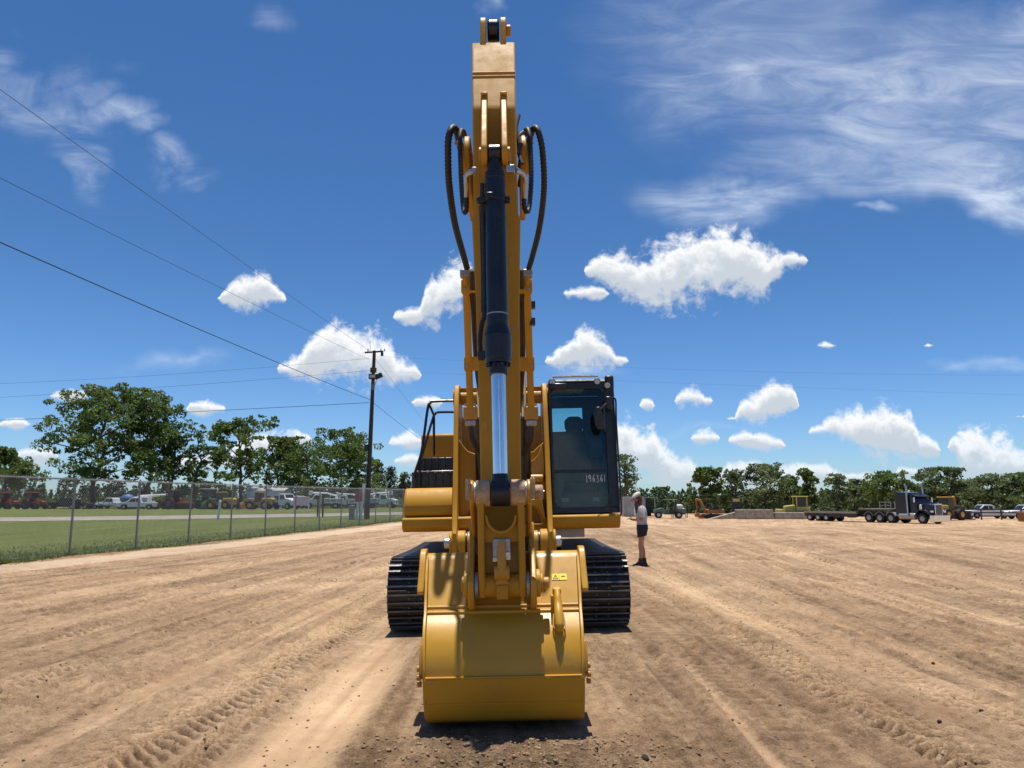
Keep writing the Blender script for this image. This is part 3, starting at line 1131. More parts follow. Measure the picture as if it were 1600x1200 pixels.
# black stepped panels behind the box
st = MB()
st.box(-1.305, -0.69, 10.42, 11.3, 1.79, 2.02)
st.box(-1.27, -0.69, 10.85, 11.3, 2.02, 2.24)
sp = st.build('step_panel', BLK, EX, 0.012)
for r_, (y, z0, z1) in enumerate(((10.42, 1.81, 2.0), (10.85, 2.04, 2.22))):
    for i in range(6):
        x = -1.19 + 0.1 * i
        MB().box(x - 0.017, x + 0.017, y - 0.022, y + 0.004, z0, z1).build('rib', BLK, sp, 0.004)
        MB().obox((x + 0.01, y - 0.012, z1 + 0.014), 0.026, 0.03, 0.012).build('tread_stud', STEELD, sp)
MB().box(-1.25, -0.70, 10.40, 10.44, 2.018, 2.034).build('tread_edge', STEEL, sp, 0.003)
MB().box(-1.22, -0.69, 11.2, 11.3, 2.225, 2.255).build('tread_edge', YEL2, sp, 0.004)
# handrail
hr = MB()
rail = [lp(648, 762, 10.2), lp(648, 741, 10.25), lp(659, 704, 10.3), lp(668, 640, 10.35), lp(672, 630, 10.37), lp(679, 627, 10.4), lp(722, 626, 10.45)]
hr.tube(spline(rail, 6), 0.019, 8)
rail2 = [lp(653, 735, 10.3), lp(658, 716, 10.35), lp(676, 655, 10.6), lp(680, 647, 10.62), lp(687, 644, 10.65), lp(722, 644, 10.7)]
hr.tube(spline(rail2, 6), 0.018, 8)
hr.tube([lp(678, 650, 10.6), lp(678, 712, 10.7)], 0.018, 8)
hr.tube([lp(671, 633, 10.37), lp(678, 649, 10.6)], 0.018, 8)
hr.tube([lp(657, 712, 10.35), lp(655, 762, 10.35)], 0.017, 8)
hr.build('handrail', BLK, EX)

# ---- frame towers carrying boom foot and lift cylinders
tw_prof = [(10.18, 3.18), (10.05, 3.05), (9.95, 2.75), (9.66, 1.75), (9.50, 1.30), (9.44, 1.22), (9.44, 0.98), (9.60, 0.94), (9.8, 1.15), (11.2, 1.15), (11.2, 2.2), (10.75, 3.05), (10.55, 3.2)]
for x0, x1, nm in ((-0.685, -0.62, 'left'), (0.50, 0.565, 'right')):
    b = MB()
    b.prism(tw_prof, x0, x1, 'x')
    tw = b.build('tower_plate', YEL, EX, 0.012, 3)
    o_ = -1 if x0 < 0 else 1
    xo = x0 if o_ < 0 else x1
    xi = x1 if o_ < 0 else x0
    MB().cyl((xo - 0.005 * o_, 9.60, 1.09), (xo + 0.035 * o_, 9.60, 1.09), 0.155, n=32).build('pin_boss', YEL, tw, 0.012, 2)
    MB().cyl((xi + 0.004 * o_, 9.60, 1.09), (xi - 0.10 * o_, 9.60, 1.09), 0.16, n=32).build('pin_boss', YEL, tw, 0.014, 2)
    MB().ring((xi - 0.103 * o_, 9.60, 1.09), (xi - 0.115 * o_, 9.60, 1.09), 0.15, 0.05).build('shim', BLK, tw)
    MB().cyl((xi - 0.118 * o_, 9.60, 1.09), (xi - 0.20 * o_, 9.60, 1.09), 0.145, n=32).build('cylinder_eye', YEL2, tw, 0.012, 2)
    MB().cyl((xo + 0.02 * o_, 9.60, 1.09), (xo + 0.105 * o_, 9.60, 1.09), 0.075, n=24).build('pin', STEEL, tw, 0.012, 2)
    MB().cyl((xo - 0.01 * o_, 10.36, 3.02), (xo + 0.03 * o_, 10.36, 3.02), 0.13, n=28).build('pin_boss', YEL, tw, 0.012, 2)
# wall between the towers, arched at its foot
arch = [(-0.62, 1.30)]
for i in range(13):
    t = PI * i / 12
    arch.append((-0.06 - 0.50 * math.cos(t), 1.32 + 0.34 * math.sin(t)))
arch += [(0.50, 1.30), (0.50, 2.36), (0.42, 2.30), (0.36, 2.24), (0.27, 2.22), (0.15, 2.22), (-0.27, 2.22), (-0.40, 2.22), (-0.50, 2.26), (-0.56, 2.33), (-0.62, 2.42)]
b = MB()
b.prism(arch, 9.92, 9.97, 'y')
b.build('tower_wall', YEL, EX, 0.01)
b = MB()
b.prism([(10.35, 1.2), (10.4, 1.2), (10.4, 2.75), (10.35, 2.75)], -0.61, 0.49, 'x')
b.build('rear_wall', YEL2, EX)
MB().cyl((-0.61, 10.36, 3.02), (0.49, 10.36, 3.02), 0.095, n=28).build('boom_foot_pin', YEL2, EX)
MB().box(-0.615, 0.495, 10.30, 10.36, 3.10, 3.16).build('top_bar', YEL, EX, 0.01)
# black backing box: shade below the arch painted on the machinery deep inside
MB().box(-0.55, 0.42, 10.42, 11.4, 1.3, 2.1).build('shade_backing', TRKF, EX, 0.04)
# bracket with bright arcs by the right tower
b = MB()
pts = [(0.30, 2.10), (0.36, 2.13), (0.42, 2.20), (0.46, 2.32), (0.495, 2.12), (0.495, 1.90), (0.32, 1.90)]
b.prism(pts, 9.82, 9.93, 'y')
b.build('hose_bracket', YEL2, EX, 0.01)
MB().cyl((0.30, 9.8, 1.88), (0.47, 9.8, 1.88), 0.055, n=18).build('bracket_tube', YEL2, EX, 0.01)
b = MB()
b.prism([(0.10, 1.62), (0.44, 1.62), (0.49, 1.34), (0.40, 1.50), (0.28, 1.57), (0.10, 1.58)], 9.70, 9.93, 'y')
b.build('arch_flange', YEL, EX, 0.01)

# ---- cab
CX0, CX1, CY0, CY1, CZ0, CZ1 = 0.585, 1.455, 9.86, 11.45, 1.425, 3.15
cab = empty('cab', (0, 0, 0))
cab.parent = EX
cab['label'] = 'black framed operator cab with tinted windows'
LEAN = 0.13   # top of the front set back


def fy(z):
    return CY0 + LEAN * (z - CZ0) / (CZ1 - CZ0)


b = MB()     # front frame: a ring round the windscreen, leaning back
zl, zt = 1.50, 3.06
xl, xr = CX0 + 0.035, CX1 - 0.135
b.prism([(fy(CZ0), CZ0), (fy(zl), zl), (fy(zl) + 0.09, zl), (fy(CZ0) + 0.09, CZ0)], CX0, CX1, 'x')
b.prism([(fy(zt), zt), (fy(CZ1), CZ1), (fy(CZ1) + 0.09, CZ1), (fy(zt) + 0.09, zt)], CX0, CX1, 'x')
b.prism([(fy(zl), zl), (fy(zt), zt), (fy(zt) + 0.09, zt), (fy(zl) + 0.09, zl)], CX0, xl, 'x')
b.prism([(fy(zl), zl), (fy(zt), zt), (fy(zt) + 0.12, zt), (fy(zl) + 0.12, zl)], xr, CX1, 'x')
b.build('front_frame', BLK, cab, 0.006)
# rounded corner fillets of the windscreen opening
for (cx, cz, sx_, sz_) in ((xr, zl, -1, 1), (xl, zl, 1, 1), (xr, zt, -1, -1), (xl, zt, 1, -1)):
    rr2 = 0.11 if cz == zl else 0.07
    pp = [(cx, cz)]
    for i in range(7):
        a = PI / 2 * i / 6
        pp.append((cx + sx_ * rr2 * (1 - math.sin(a)), cz + sz_ * rr2 * (1 - math.cos(a))))
    n_ = len(pp)
    vs_ = [(p, fy(q_) + 0.010, q_) for p, q_ in pp] + [(p, fy(q_) + 0.05, q_) for p, q_ in pp]
    fs_ = [tuple(range(n_)), tuple(range(2 * n_ - 1, n_ - 1, -1))] + [(i, (i + 1) % n_, n_ + (i + 1) % n_, n_ + i) for i in range(n_)]
    MB().add(vs_, fs_).build('corner_fillet', BLK, cab)
b = MB()
b.prism([(fy(CZ1) - 0.015, CZ1), (CY1 - 0.05, CZ1), (CY1 - 0.09, CZ1 + 0.05), (fy(CZ1) + 0.05, CZ1 + 0.05)], CX0, CX1, 'x')
b.build('roof', BLK, cab, 0.02, 3)
MB().box(CX0, CX1, CY0 + 0.14, CY1, CZ0 - 0.005, CZ0 + 0.06).build('floor', INTER, cab)
b = MB()   # rear wall with its window opening
zr0, zr1, xr0, xr1 = 2.62, 2.98, CX0 + 0.05, 1.16
for (a0, a1, c0, c1) in ((CX0, CX1, CZ0 + 0.06, zr0), (CX0, CX1, zr1, CZ1), (CX0, xr0, zr0, zr1), (xr1, CX1, zr0, zr1)):
    b.box(a0, a1, CY1 - 0.06, CY1, c0, c1)
b.build('rear_wall', INTER, cab)
MB().box(xr0 - 0.005, xr1 + 0.005, CY1 - 0.03, CY1 - 0.026, zr0 - 0.005, zr1 + 0.005).build('rear_window', GLASS, cab)
for x_, nm in ((CX0, 'l'), (CX1, 'r')):    # side pillars, sills and glass
    s_ = 1 if x_ == CX0 else -1
    b = MB()
    b.box(min(x_, x_ + s_ * 0.05), max(x_, x_ + s_ * 0.05), CY0 + 0.16, CY1 - 0.06, CZ0 + 0.06, 1.95)
    b.box(min(x_, x_ + s_ * 0.05), max(x_, x_ + s_ * 0.05), CY0 + 0.16, CY1 - 0.06, 3.02, CZ1)
    b.box(min(x_, x_ + s_ * 0.05), max(x_, x_ + s_ * 0.05), 10.75, 10.83, 1.95, 3.02)
    b.box(min(x_, x_ + s_ * 0.05), max(x_, x_ + s_ * 0.05), CY1 - 0.14, CY1 - 0.06, 1.95, 3.02)
    b.build('side_frame', BLK, cab, 0.006)
    xx = x_ + s_ * 0.025
    MB().box(xx - 0.002, xx + 0.002, CY0 + 0.16, CY1 - 0.1, 1.95, 3.02).build('side_window', GLASS, cab)


def pane(z0, z1, nm):
    b = MB()
    e = 0.03
    b.prism([(fy(z0) + e, z0), (fy(z1) + e, z1), (fy(z1) + e + 0.004, z1), (fy(z0) + e + 0.004, z0)], xl - 0.005, xr + 0.005, 'x')
    return b.build(nm, GLASS, cab, 0, 1, None)


pane(zl - 0.01, 1.955, 'lower_windscreen')
pane(1.985, zt + 0.01, 'upper_windscreen')
b = MB()
b.prism([(fy(1.95) + 0.015, 1.95), (fy(1.99) + 0.015, 1.99), (fy(1.99) + 0.05, 1.99), (fy(1.95) + 0.05, 1.95)], xl, xr, 'x')
b.build('windscreen_bar', BLK, cab)
# seat and controls
b = MB()
b.box(0.76, 1.22, 10.35, 10.95, 1.83, 2.00)
b.build('seat_cushion', SEATM, cab, 0.05, 3)
b = MB()
b.prism([(0.77, 1.98), (1.21, 1.98), (1.23, 2.30), (1.17, 2.56), (1.06, 2.62), (0.92, 2.62), (0.81, 2.56), (0.75, 2.30)], 10.90, 11.06, 'y')
b.build('seat_back', SEATM, cab, 0.05, 3)
b = MB()
b.prism([(0.86, 2.60), (1.12, 2.60), (1.13, 2.74), (1.07, 2.80), (0.91, 2.80), (0.85, 2.74)], 10.93, 11.04, 'y')
b.build('headrest', SEATM, cab, 0.03, 3)
MB().box(0.80, 1.18, 10.4, 10.9, 1.48, 1.84).build('seat_base', INTER, cab, 0.02)
for x_ in (0.66, 1.24):
    c_ = MB().box(x_, x_ + 0.11, 10.15, 10.8, 1.60, 2.02).build('control_console', INTER, cab, 0.03)
    MB().tube([(x_ + 0.05, 10.2, 2.0), (x_ + 0.05, 10.15, 2.16), (x_ + 0.05, 10.12, 2.22)], [0.015, 0.02, 0.026], 10).build('joystick', BLK, cab)
b = MB()
b.prism([(10.02, 1.49), (10.3, 1.49), (10.28, 1.66), (10.10, 1.70)], 0.72, 1.26, 'x')
b.build('pedal_box', INTER, cab, 0.02)
for x_ in (0.76, 1.16):
    b = MB()
    b.obox((x_, 9.985, 1.60), 0.09, 0.012, 0.05)
    b.build('pale_sticker', GREYM, cab)
b = MB()
b.prism([(0.0, -0.10), (0.02, -0.12), (0.14, -0.12), (0.16, -0.10), (0.16, 0.1), (0.14, 0.12), (0.02, 0.12), (0.0, 0.10)], 0, 0.03, 'y')
mo = b.build('monitor', INTER, cab)
mo.location = (1.12, 10.1, 2.28)
# roof lamps
for (px, py, dz) in ((863, 597, 0), (933, 596, 0), (949, 602, 0)):
    p = lp(px, py, 9.97)
    l_ = MB().cyl((p.x, p.y, p.z), (p.x, p.y + 0.09, p.z), 0.048, 0.040, 24).build('work_lamp', BLK, cab, 0.006)
    MB().cyl((p.x, p.y - 0.006, p.z), (p.x, p.y + 0.004, p.z), 0.038, n=24).build('lens', LENS, cab)
    MB().box(p.x - 0.012, p.x + 0.012, p.y + 0.03, p.y + 0.06, p.z - 0.11, p.z - 0.03).build('lamp_bracket', BLK, cab)
MB().tube([(CX0 + 0.05, 10.0, 3.235), (CX1 - 0.2, 10.0, 3.235)], 0.014, 8).build('roof_rail', STEEL, cab)
MB().obox((CX1 - 0.055, 10.02, 3.14), 0.12, 0.1, 0.20).build('corner_block', BLK, cab, 0.03)
MB().obox((CX0 + 0.13, 9.985, 3.10), 0.24, 0.06, 0.09).build('roof_bracket', BLK, cab, 0.02)
# mirror, its arm, wiper and door handrail
b = MB()
mp_ = [(0, 0.17), (-0.05, 0.16), (-0.075, 0.10), (-0.075, -0.06), (-0.04, -0.13), (0.02, -0.14), (0.055, -0.10), (0.05, 0.05)]
b.prism(mp_, 0, 0.06, 'y')
mi_ = b.build('mirror', BLK, cab, 0.015, 3)
mi_.location = lp(938, 655, 9.72)
MB().tube(spline([lp(938, 640, 9.74), lp(946, 632, 9.8), lp(953, 628, 9.88)], 5), 0.014, 8).build('mirror_arm', BLK, cab)
MB().obox(lp(951, 630, 9.86), 0.09, 0.08, 0.18).build('mirror_mount', BLK, cab, 0.02)
MB().tube(spline([lp(957, 622, 9.9), lp(962, 626, 9.86), lp(963, 660, 9.84), lp(968, 740, 9.78), lp(971, 795, 9.74), lp(969, 806, 9.8)], 6), 0.012, 8).build('door_handrail', BLK, cab)
MB().tube([lp(936, 656, 9.8), lp(930, 650, 9.86), lp(948, 676, 9.9)], 0.007, 6).build('wiper_arm', BLK, cab)
b = MB()
b.prism([(0, 0.18), (0.012, 0.0), (0.0, -0.02), (-0.006, 0.02)], 0, 0.01, 'y')
cs = MB().obox(lp(854, 672, 10.0), 0.05, 0.03, 0.20).build('grab_handle', BLK, cab, 0.012)
# chalk number on the lower pane
DIG = {'1': [[(0.45, 1.0), (0.38, 0.0)]], '9': [[(0.75, 0.85), (0.4, 1.0), (0.15, 0.75), (0.45, 0.5), (0.75, 0.8), (0.7, 0.4), (0.6, 0.0)]],
       '6': [[(0.7, 1.0), (0.3, 0.65), (0.2, 0.25), (0.45, 0.0), (0.75, 0.2), (0.6, 0.45), (0.25, 0.3)]],
       '3': [[(0.15, 0.95), (0.65, 0.95), (0.4, 0.6), (0.75, 0.35), (0.55, 0.02), (0.12, 0.08)]]}
b = MB()
p0 = lp(917, 753, 9.82)
p1 = lp(949, 751, 9.82)
wch = (p1.x - p0.x) / 5.6
hch = 0.092
x = p0.x
for ch in '196361':
    w_ = wch * (0.62 if ch == '1' else 1.08)
    for stq in DIG[ch]:
        pts = spline([(x + q_[0] * w_ * 0.85, 0, q_[1] * hch) for q_ in stq], 5) if len(stq) > 2 else [Vector((x + q_[0] * w_ * 0.85, 0, q_[1] * hch)) for q_ in stq]
        wob_ = 0.004 * math.sin(x * 47)
        pts = [Vector((q_.x, fy(p0.z + q_.z + wob_) + 0.0265, p0.z + q_.z + wob_)) for q_ in pts]
        b.tube(pts, 0.0052, 5)
    x += w_
b.build('chalk_number', WHITE, cab)
# yellow sill under the cab
b = MB()
b.prism([(9.74, 1.27), (9.71, 1.31), (9.71, 1.39), (9.735, 1.412), (11.5, 1.412), (11.5, 1.235), (9.79, 1.235)], 0.567, 1.435, 'x')
b.build('cab_sill', YEL, EX, 0.035, 4)
MB().box(0.60, 1.0, 10.0, 11.2, 1.12, 1.23).build('under_deck', GREYM, EX, 0.01)

# ---- boom
b = MB()
bp_ = [(6.30, 4.60), (6.45, 4.50), (7.2, 4.33), (8.2, 4.15), (9.2, 3.45), (10.0, 2.92), (10.36, 2.88), (10.5, 3.02), (10.3, 3.25), (9.4, 4.25), (8.7, 4.85), (8.1, 5.02), (7.2, 5.0), (6.5, 4.86), (6.33, 4.76)]
b.prism(bp_, XB - 0.19, XB + 0.17, 'x')
boom = b.build('boom', YEL, EX, 0.012)
for s_ in (-1, 1):    # fork cheeks at the tip
    b = MB()
    pts = []
    for i in range(15):
        a = PI / 2 + PI * i / 14
        pts.append((6.46 + 0.21 * math.cos(a), 4.66 + 0.21 * math.sin(a)))
    pts += [(7.0, 4.38), (7.3, 4.40), (7.3, 4.95), (6.9, 4.93)]
    x0 = XB + s_ * 0.225
    b.prism(pts, min(x0, x0 + s_ * 0.055), max(x0, x0 + s_ * 0.055), 'x')
    ck = b.build('fork_cheek', YEL, EX, 0.012, 2)
    MB().cyl((x0 + s_ * 0.04, 6.46, 4.66), (x0 + s_ * 0.085, 6.46, 4.66), 0.13, n=28).build('pin_cap', YEL, ck, 0.012)
    # pipes down the boom flank
    pt = lp(728 if s_ < 0 else 823, 428, 7.9)
    pb = lp(735 if s_ < 0 else 830, 642, 9.15)
    pp = MB().tube([pt, pt.lerp(pb, 0.5), pb], 0.041, 14).build('boom_pipe', YEL, EX)
    MB().obox(pt + Vector((0, 0, 0.0)), 0.125, 0.10, 0.085).build('pipe_flange', STEELD, pp, 0.012)
    MB().obox(pb + Vector((0, -0.01, -0.03)), 0.17, 0.12, 0.16).build('pipe_flange', YEL2, pp, 0.015)
    for dx in (-0.05, 0.05):
        MB().cyl(pb + Vector((dx, -0.02, 0.045)), pb + Vector((dx, -0.02, 0.09)), 0.022, n=8).build('bolt', STEELD, pp)
    MB().obox(pb + Vector((0, -0.02, -0.15)), 0.13, 0.08, 0.08).build('coupling', STEELD, pp, 0.02)
    MB().tube(spline([pb + Vector((0, 0, -0.16)), pb + Vector((-0.02 * s_, 0.12, -0.35)), pb + Vector((-0.12 * s_, 0.6, -0.5))], 5), 0.035, 10).build('hose', HOSE, pp)
    for fr_, hh_ in ((0.085, 0.145), (0.63, 0.16)):
        c_ = pt.lerp(pb, fr_)
        xin = XB + s_ * 0.12
        xo = c_.x + s_ * 0.055
        MB().box(min(xin, xo), max(xin, xo), c_.y - 0.05, c_.y + 0.05, c_.z - hh_ / 2, c_.z + hh_ / 2).build('pipe_bracket', YEL, pp, 0.012)
        for dz in (-0.04, 0.04):
            MB().cyl((c_.x + s_ * 0.02, c_.y - 0.06, c_.z + dz), (c_.x + s_ * 0.02, c_.y - 0.04, c_.z + dz), 0.013, n=6).build('bolt', STEELD, pp)
    # lift cylinder
    y0, z0, y1, z1 = 9.95, 1.7, 8.75, 4.05
    xx = XB + s_ * 0.275 - 0.02
    lc = MB().cyl((xx, 10.05, 1.55), (xx, 9.55, 2.65), 0.085, n=24).build('lift_cylinder', BLK, EX, 0.01)
    MB().cyl((xx, 9.58, 2.6), (xx, 8.85, 3.95), 0.036, n=20).build('rod', CHROME, lc)
# small hoses and fittings between pipes and boom
for s_ in (-1, 1):
    b = MB()
    for j, (xa, xb_) in enumerate(((0.235, 0.25), (0.265, 0.285))):
        b.tube(spline([(XB + s_ * xa - 0.03, 7.7, 4.02), (XB + s_ * (xa + 0.02) - 0.03, 8.3, 3.7), (XB + s_ * xb_ - 0.03, 8.9, 3.2), (XB + s_ * (xb_ - 0.05) - 0.03, 9.4, 2.7)], 6), 0.020, 8)
    b.build('boom_hose', HOSE, EX)
for i, py in enumerate((477, 503)):
    p = lp(832, py, 8.3)
    MB().ring((p.x - 0.03, p.y, p.z), (p.x + 0.03, p.y, p.z), 0.055, 0.040, 4).build('step_bracket', BLK, EX)

# hose loops at the elbow of boom and stick


def hose(path, r, name='hydraulic_hose', step=0.034):
    pts = resample(spline(path, 14), step / 2)
    rs = [0.9 * r * (1.0 if i % 2 else 0.80) for i in range(len(pts))]
    b = MB()
    b.tube(pts, rs, 12)
    return b.build(name, HOSE, EX, 0, 1, 60)


hose([lp(730, 420, 7.88), lp(724, 398, 7.6), lp(711, 350, 7.1), lp(702, 290, 6.65), lp(700, 240, 6.42), lp(701, 215, 6.35), lp(707, 200, 6.38), lp(714, 207, 6.5), lp(722, 240, 6.8), lp(738, 290, 7.3)], 0.038)
hose([lp(826, 420, 7.88), lp(832, 400, 7.6), lp(843, 355, 7.1), lp(850, 295, 6.65), lp(848, 240, 6.42), lp(843, 212, 6.35), lp(837, 200, 6.38), lp(830, 208, 6.5), lp(824, 240, 6.8), lp(812, 290, 7.3)], 0.034)
hose([lp(729, 308, 6.1), lp(729, 325, 6.1), lp(727, 332, 6.12), lp(724, 325, 6.17), lp(721, 290, 6.2), lp(719, 240, 6.25), lp(719, 212, 6.27), lp(722, 204, 6.35), lp(727, 215, 6.6), lp(735, 260, 7.1)], 0.025)
hose([lp(819, 310, 6.1), lp(819, 322, 6.1), lp(823, 331, 6.12), lp(827, 322, 6.17), lp(830, 280, 6.2), lp(829, 235, 6.25), lp(827, 210, 6.27), lp(823, 202, 6.35), lp(819, 215, 6.6), lp(812, 260, 7.1)], 0.026)
for s_, a in ((-1, [(729, 308), (729, 284), (731, 272), (740, 267)]), (1, [(819, 310), (820, 285), (817, 272), (806, 266)])):
    MB().tube(spline([lp(px, py, 6.1 - 0.09 * i) for i, (px, py) in enumerate(a)], 6), 0.022, 12).build('steel_elbow', STEEL, EX)
MB().obox(lp(797, 265, 5.83), 0.075, 0.06, 0.065).build('port_block', STEEL, EX, 0.006)
MB().obox(lp(741, 267, 5.83), 0.04, 0.05, 0.05).build('port_block', STEELD, EX, 0.006)
for (pa, pb_, pc) in (((811, 180), (807, 200), (812, 225)), ((818, 206), (810, 215), (808, 240)), ((815, 225), (811, 240), (816, 256))):
    MB().tube(spline([lp(*pa, 6.2), lp(*pb_, 6.15), lp(*pc, 6.1)], 6), 0.016, 8).build('fitting', HOSE, EX)
MB().obox(lp(798, 212, 6.05), 0.05, 0.03, 0.03).build('grease_manifold', STEEL, EX, 0.004)
MB().tube(spline([lp(795, 200, 6.1), lp(798, 225, 6.05), lp(797, 258, 5.98)], 6), 0.012, 8).build('grease_line', YEL2, EX)
for s_, px in ((-1, 712), (1, 832)):
    MB().tube([lp(px, 222, 6.40), lp(px + 12 * -s_, 232, 6.4), lp(px + 22 * -s_, 240, 6.45)], 0.02, 8).build('hose_clamp', YEL2, EX)

# ---- stick
secs = []
for (z, yf, yb, hw) in ((1.00, 5.97, 6.16, 0.150), (1.35, 5.975, 6.24, 0.155), (2.02, 6.0, 6.36, 0.163), (3.19, 6.02, 6.55, 0.178), (3.94, 6.03, 6.68, 0.205), (3.98, 6.03, 6.69, 0.187), (4.92, 6.03, 6.80, 0.186)):
    secs.append([(XB - hw, yf, z), (XB + hw, yf, z), (XB + hw, yb, z), (XB - hw, yb, z)])
for (yf, zf, yb, zb, hw) in ((6.045, 4.97, 6.80, 5.02, 0.187), (6.37, 5.76, 6.76, 5.60, 0.196), (6.40, 5.78, 6.74, 5.66, 0.194)):
    secs.append([(XB - hw, yf, zf), (XB + hw, yf, zf), (XB + hw, yb, zb), (XB - hw, yb, zb)])
b = MB()
b.loft(secs)
stick = b.build('stick', YEL, EX, 0.014, 3, 28)
# weld seam across the sloping top
b = MB()
sm = Vector((0, 6.045, 4.97)).lerp(Vector((0, 6.37, 5.76)), 0.50)
b.tube([(XB - 0.19, sm.y - 0.002, sm.z), (XB + 0.19, sm.y - 0.002, sm.z)], 0.010, 8)
b.build('weld_seam', YEL2, stick)
MB().tube([(XB - 0.19, sm.y - 0.021, sm.z - 0.045), (XB + 0.19, sm.y - 0.021, sm.z - 0.045)], 0.007, 8).build('weld_seam', YEL2, stick)
for s_ in (-1, 1):
    x0 = XB + s_ * 0.083
    # ears holding the stick cylinder at the top
    b = MB()
    cy, cz = 6.50, 5.965
    pts = [(6.355, 5.70)]
    for i in range(13):
        a = PI * 0.98 - PI * 1.1 * i / 12
        pts.append((cy + 0.115 * math.cos(a), cz + 0.115 * math.sin(a)))
    pts += [(6.70, 5.66)]
    b.prism(pts, x0 - 0.027 + s_ * 0.01, x0 + 0.027 + s_ * 0.01, 'x')
    ea = b.build('top_ear', YEL, stick, 0.008)
    # ears holding the bucket cylinder
    b = MB()
    cy, cz = 5.80, 4.40
    pts = [(6.08, 5.07), (6.05, 5.05)]
    for i in range(10):
        a = PI * 0.85 + PI * 0.85 * i / 9
        pts.append((cy + 0.10 * math.cos(a), cz + 0.10 * math.sin(a)))
    pts += [(6.04, 4.27), (6.06, 4.27)]
    b.prism(pts, x0 - 0.024, x0 + 0.024, 'x')
    eb = b.build('cylinder_ear', YEL, stick, 0.008)
    MB().cyl((x0 + s_ * 0.02, cy, cz), (x0 + s_ * 0.045, cy, cz), 0.055, n=20).build('pin_head', YEL2, stick, 0.006)
    b = MB()
    b.obox((x0, 6.06, 5.07), 0.06, 0.06, 0.025)
    b.build('weld_cap', YEL2, stick, 0.008)
MB().cyl((XB - 0.055, 6.50, 5.965), (XB + 0.055, 6.50, 5.965), 0.10, n=28).build('stick_cylinder_eye', CYL, stick, 0.02, 3)
MB().cyl((XB + 0.12, 6.50, 5.965), (XB + 0.165, 6.50, 5.965), 0.05, n=20).build('pin_head', YEL2, stick, 0.008)
scy = MB().cyl((XB, 6.56, 5.95), (XB, 7.3, 5.75), 0.055, n=20).build('stick_cylinder_rod', CHROME, EX)
MB().cyl((XB, 7.25, 5.77), (XB, 8.6, 5.25), 0.095, n=24).build('stick_cylinder', CYL, EX, 0.01)
# oval plugs on the stick face
for (px, py) in ((800, 408), (803, 515), (757, 667)):
    p = lp(px, py, 6.03 if py > 500 else 6.06)
    yf = 6.0 + 0.02 * (p.z - 2.02) / 1.17 if p.z < 3.19 else 6.02 + 0.01 * (p.z - 3.19) / 0.75
    b = MB()
    pts = [(p.x + 0.026 * math.cos(2 * PI * i / 16), p.z + 0.050 * math.sin(2 * PI * i / 16)) for i in range(16)]
    b.prism(pts, yf - 0.004, yf + 0.01, 'y')
    b.build('inspection_plug', YEL2, stick, 0.002, 1)

# ---- bucket cylinder
ct = Vector((XB, 5.80, 4.40))
cb = Vector((XB, 5.64, 1.66))
dr = (cb - ct).normalized()


def onc(z):
    return ct + dr * ((ct.z - z) / -dr.z)


cyl_ = MB().cyl(onc(4.22), onc(2.86), 0.083, n=36).build('bucket_cylinder', CYL, EX, 0.004)
MB().cyl((XB - 0.056, 5.80, 4.40), (XB + 0.056, 5.80, 4.40), 0.075, n=28).build('base_eye', CYL, cyl_, 0.015, 3)
MB().cyl(onc(4.40), onc(4.18), 0.056, 0.07, 28).build('neck', CYL, cyl_)
for z0, z1, r_ in ((4.235, 4.205, 0.080), (4.19, 4.16, 0.086), (4.03, 3.97, 0.092)):
    MB().cyl(onc(z0), onc(z1), r_, n=36).build('band', CYL, cyl_, 0.008)
MB().obox(onc(4.0) + Vector((-0.045, -0.085, 0)), 0.06, 0.03, 0.05).build('clamp_block', BLK, cyl_, 0.008)
MB().obox(onc(3.99) + Vector((-0.10, -0.01, 0)), 0.10, 0.05, 0.045).build('clamp_lug', BLK, cyl_, 0.008)
MB().obox(onc(3.99) + Vector((0.10, -0.01, 0)), 0.04, 0.05, 0.045).build('clamp_lug', BLK, cyl_, 0.008)
MB().cyl(onc(3.035), onc(3.025), 0.0845, n=36).build('seam', STEELD, cyl_)
MB().cyl(onc(2.94), onc(2.865), 0.086, 0.105, 36).build('shoulder', CYL, cyl_)
MB().cyl(onc(2.87), onc(2.67), 0.104, n=36).build('gland', BLK, cyl_, 0.008)
MB().cyl(onc(2.67), onc(2.64), 0.096, n=36).build('bolt_ring', BLK, cyl_)
for i in range(10):
    a = 2 * PI * i / 10
    p = onc(2.64) + Vector((0.084 * math.cos(a), 0.084 * math.sin(a), 0))
    MB().cyl(p, p + Vector((0, 0, -0.022)), 0.011, n=6).build('bolt', BLK, cyl_)
MB().cyl(onc(2.64), onc(2.555), 0.073, n=32).build('wiper_seal', BLK, cyl_, 0.006)
MB().cyl(onc(2.56), onc(1.74), 0.055, n=40).build('rod', CHROME, cyl_)
MB().cyl((XB - 0.068, cb.y, cb.z), (XB + 0.068, cb.y, cb.z), 0.098, n=36).build('rod_eye', BLK, cyl_, 0.008)
MB().cyl(onc(1.80), onc(1.70), 0.06, 0.075, 28).build('rod_neck', BLK, cyl_)
MB().tube(spline([(XB - 0.105, 5.79, 4.14), (XB - 0.105, 5.78, 3.95), (XB - 0.098, 5.82, 3.6), (XB - 0.10, 5.80, 3.1), (XB - 0.125, 5.80, 2.98), (XB - 0.14, 5.79, 2.86), (XB - 0.138, 5.78, 2.76)], 6), 0.019, 10).build('oil_line', HOSE, cyl_)
MB().tube(spline([(XB - 0.128, 5.90, 4.0), (XB - 0.122, 5.92, 3.5), (XB - 0.124, 5.9, 3.1)], 6), 0.009, 8).build('thin_line', HOSE, cyl_)
MB().obox((XB - 0.12, 5.76, 2.72), 0.08, 0.06, 0.07).build('port', BLK, cyl_, 0.01)

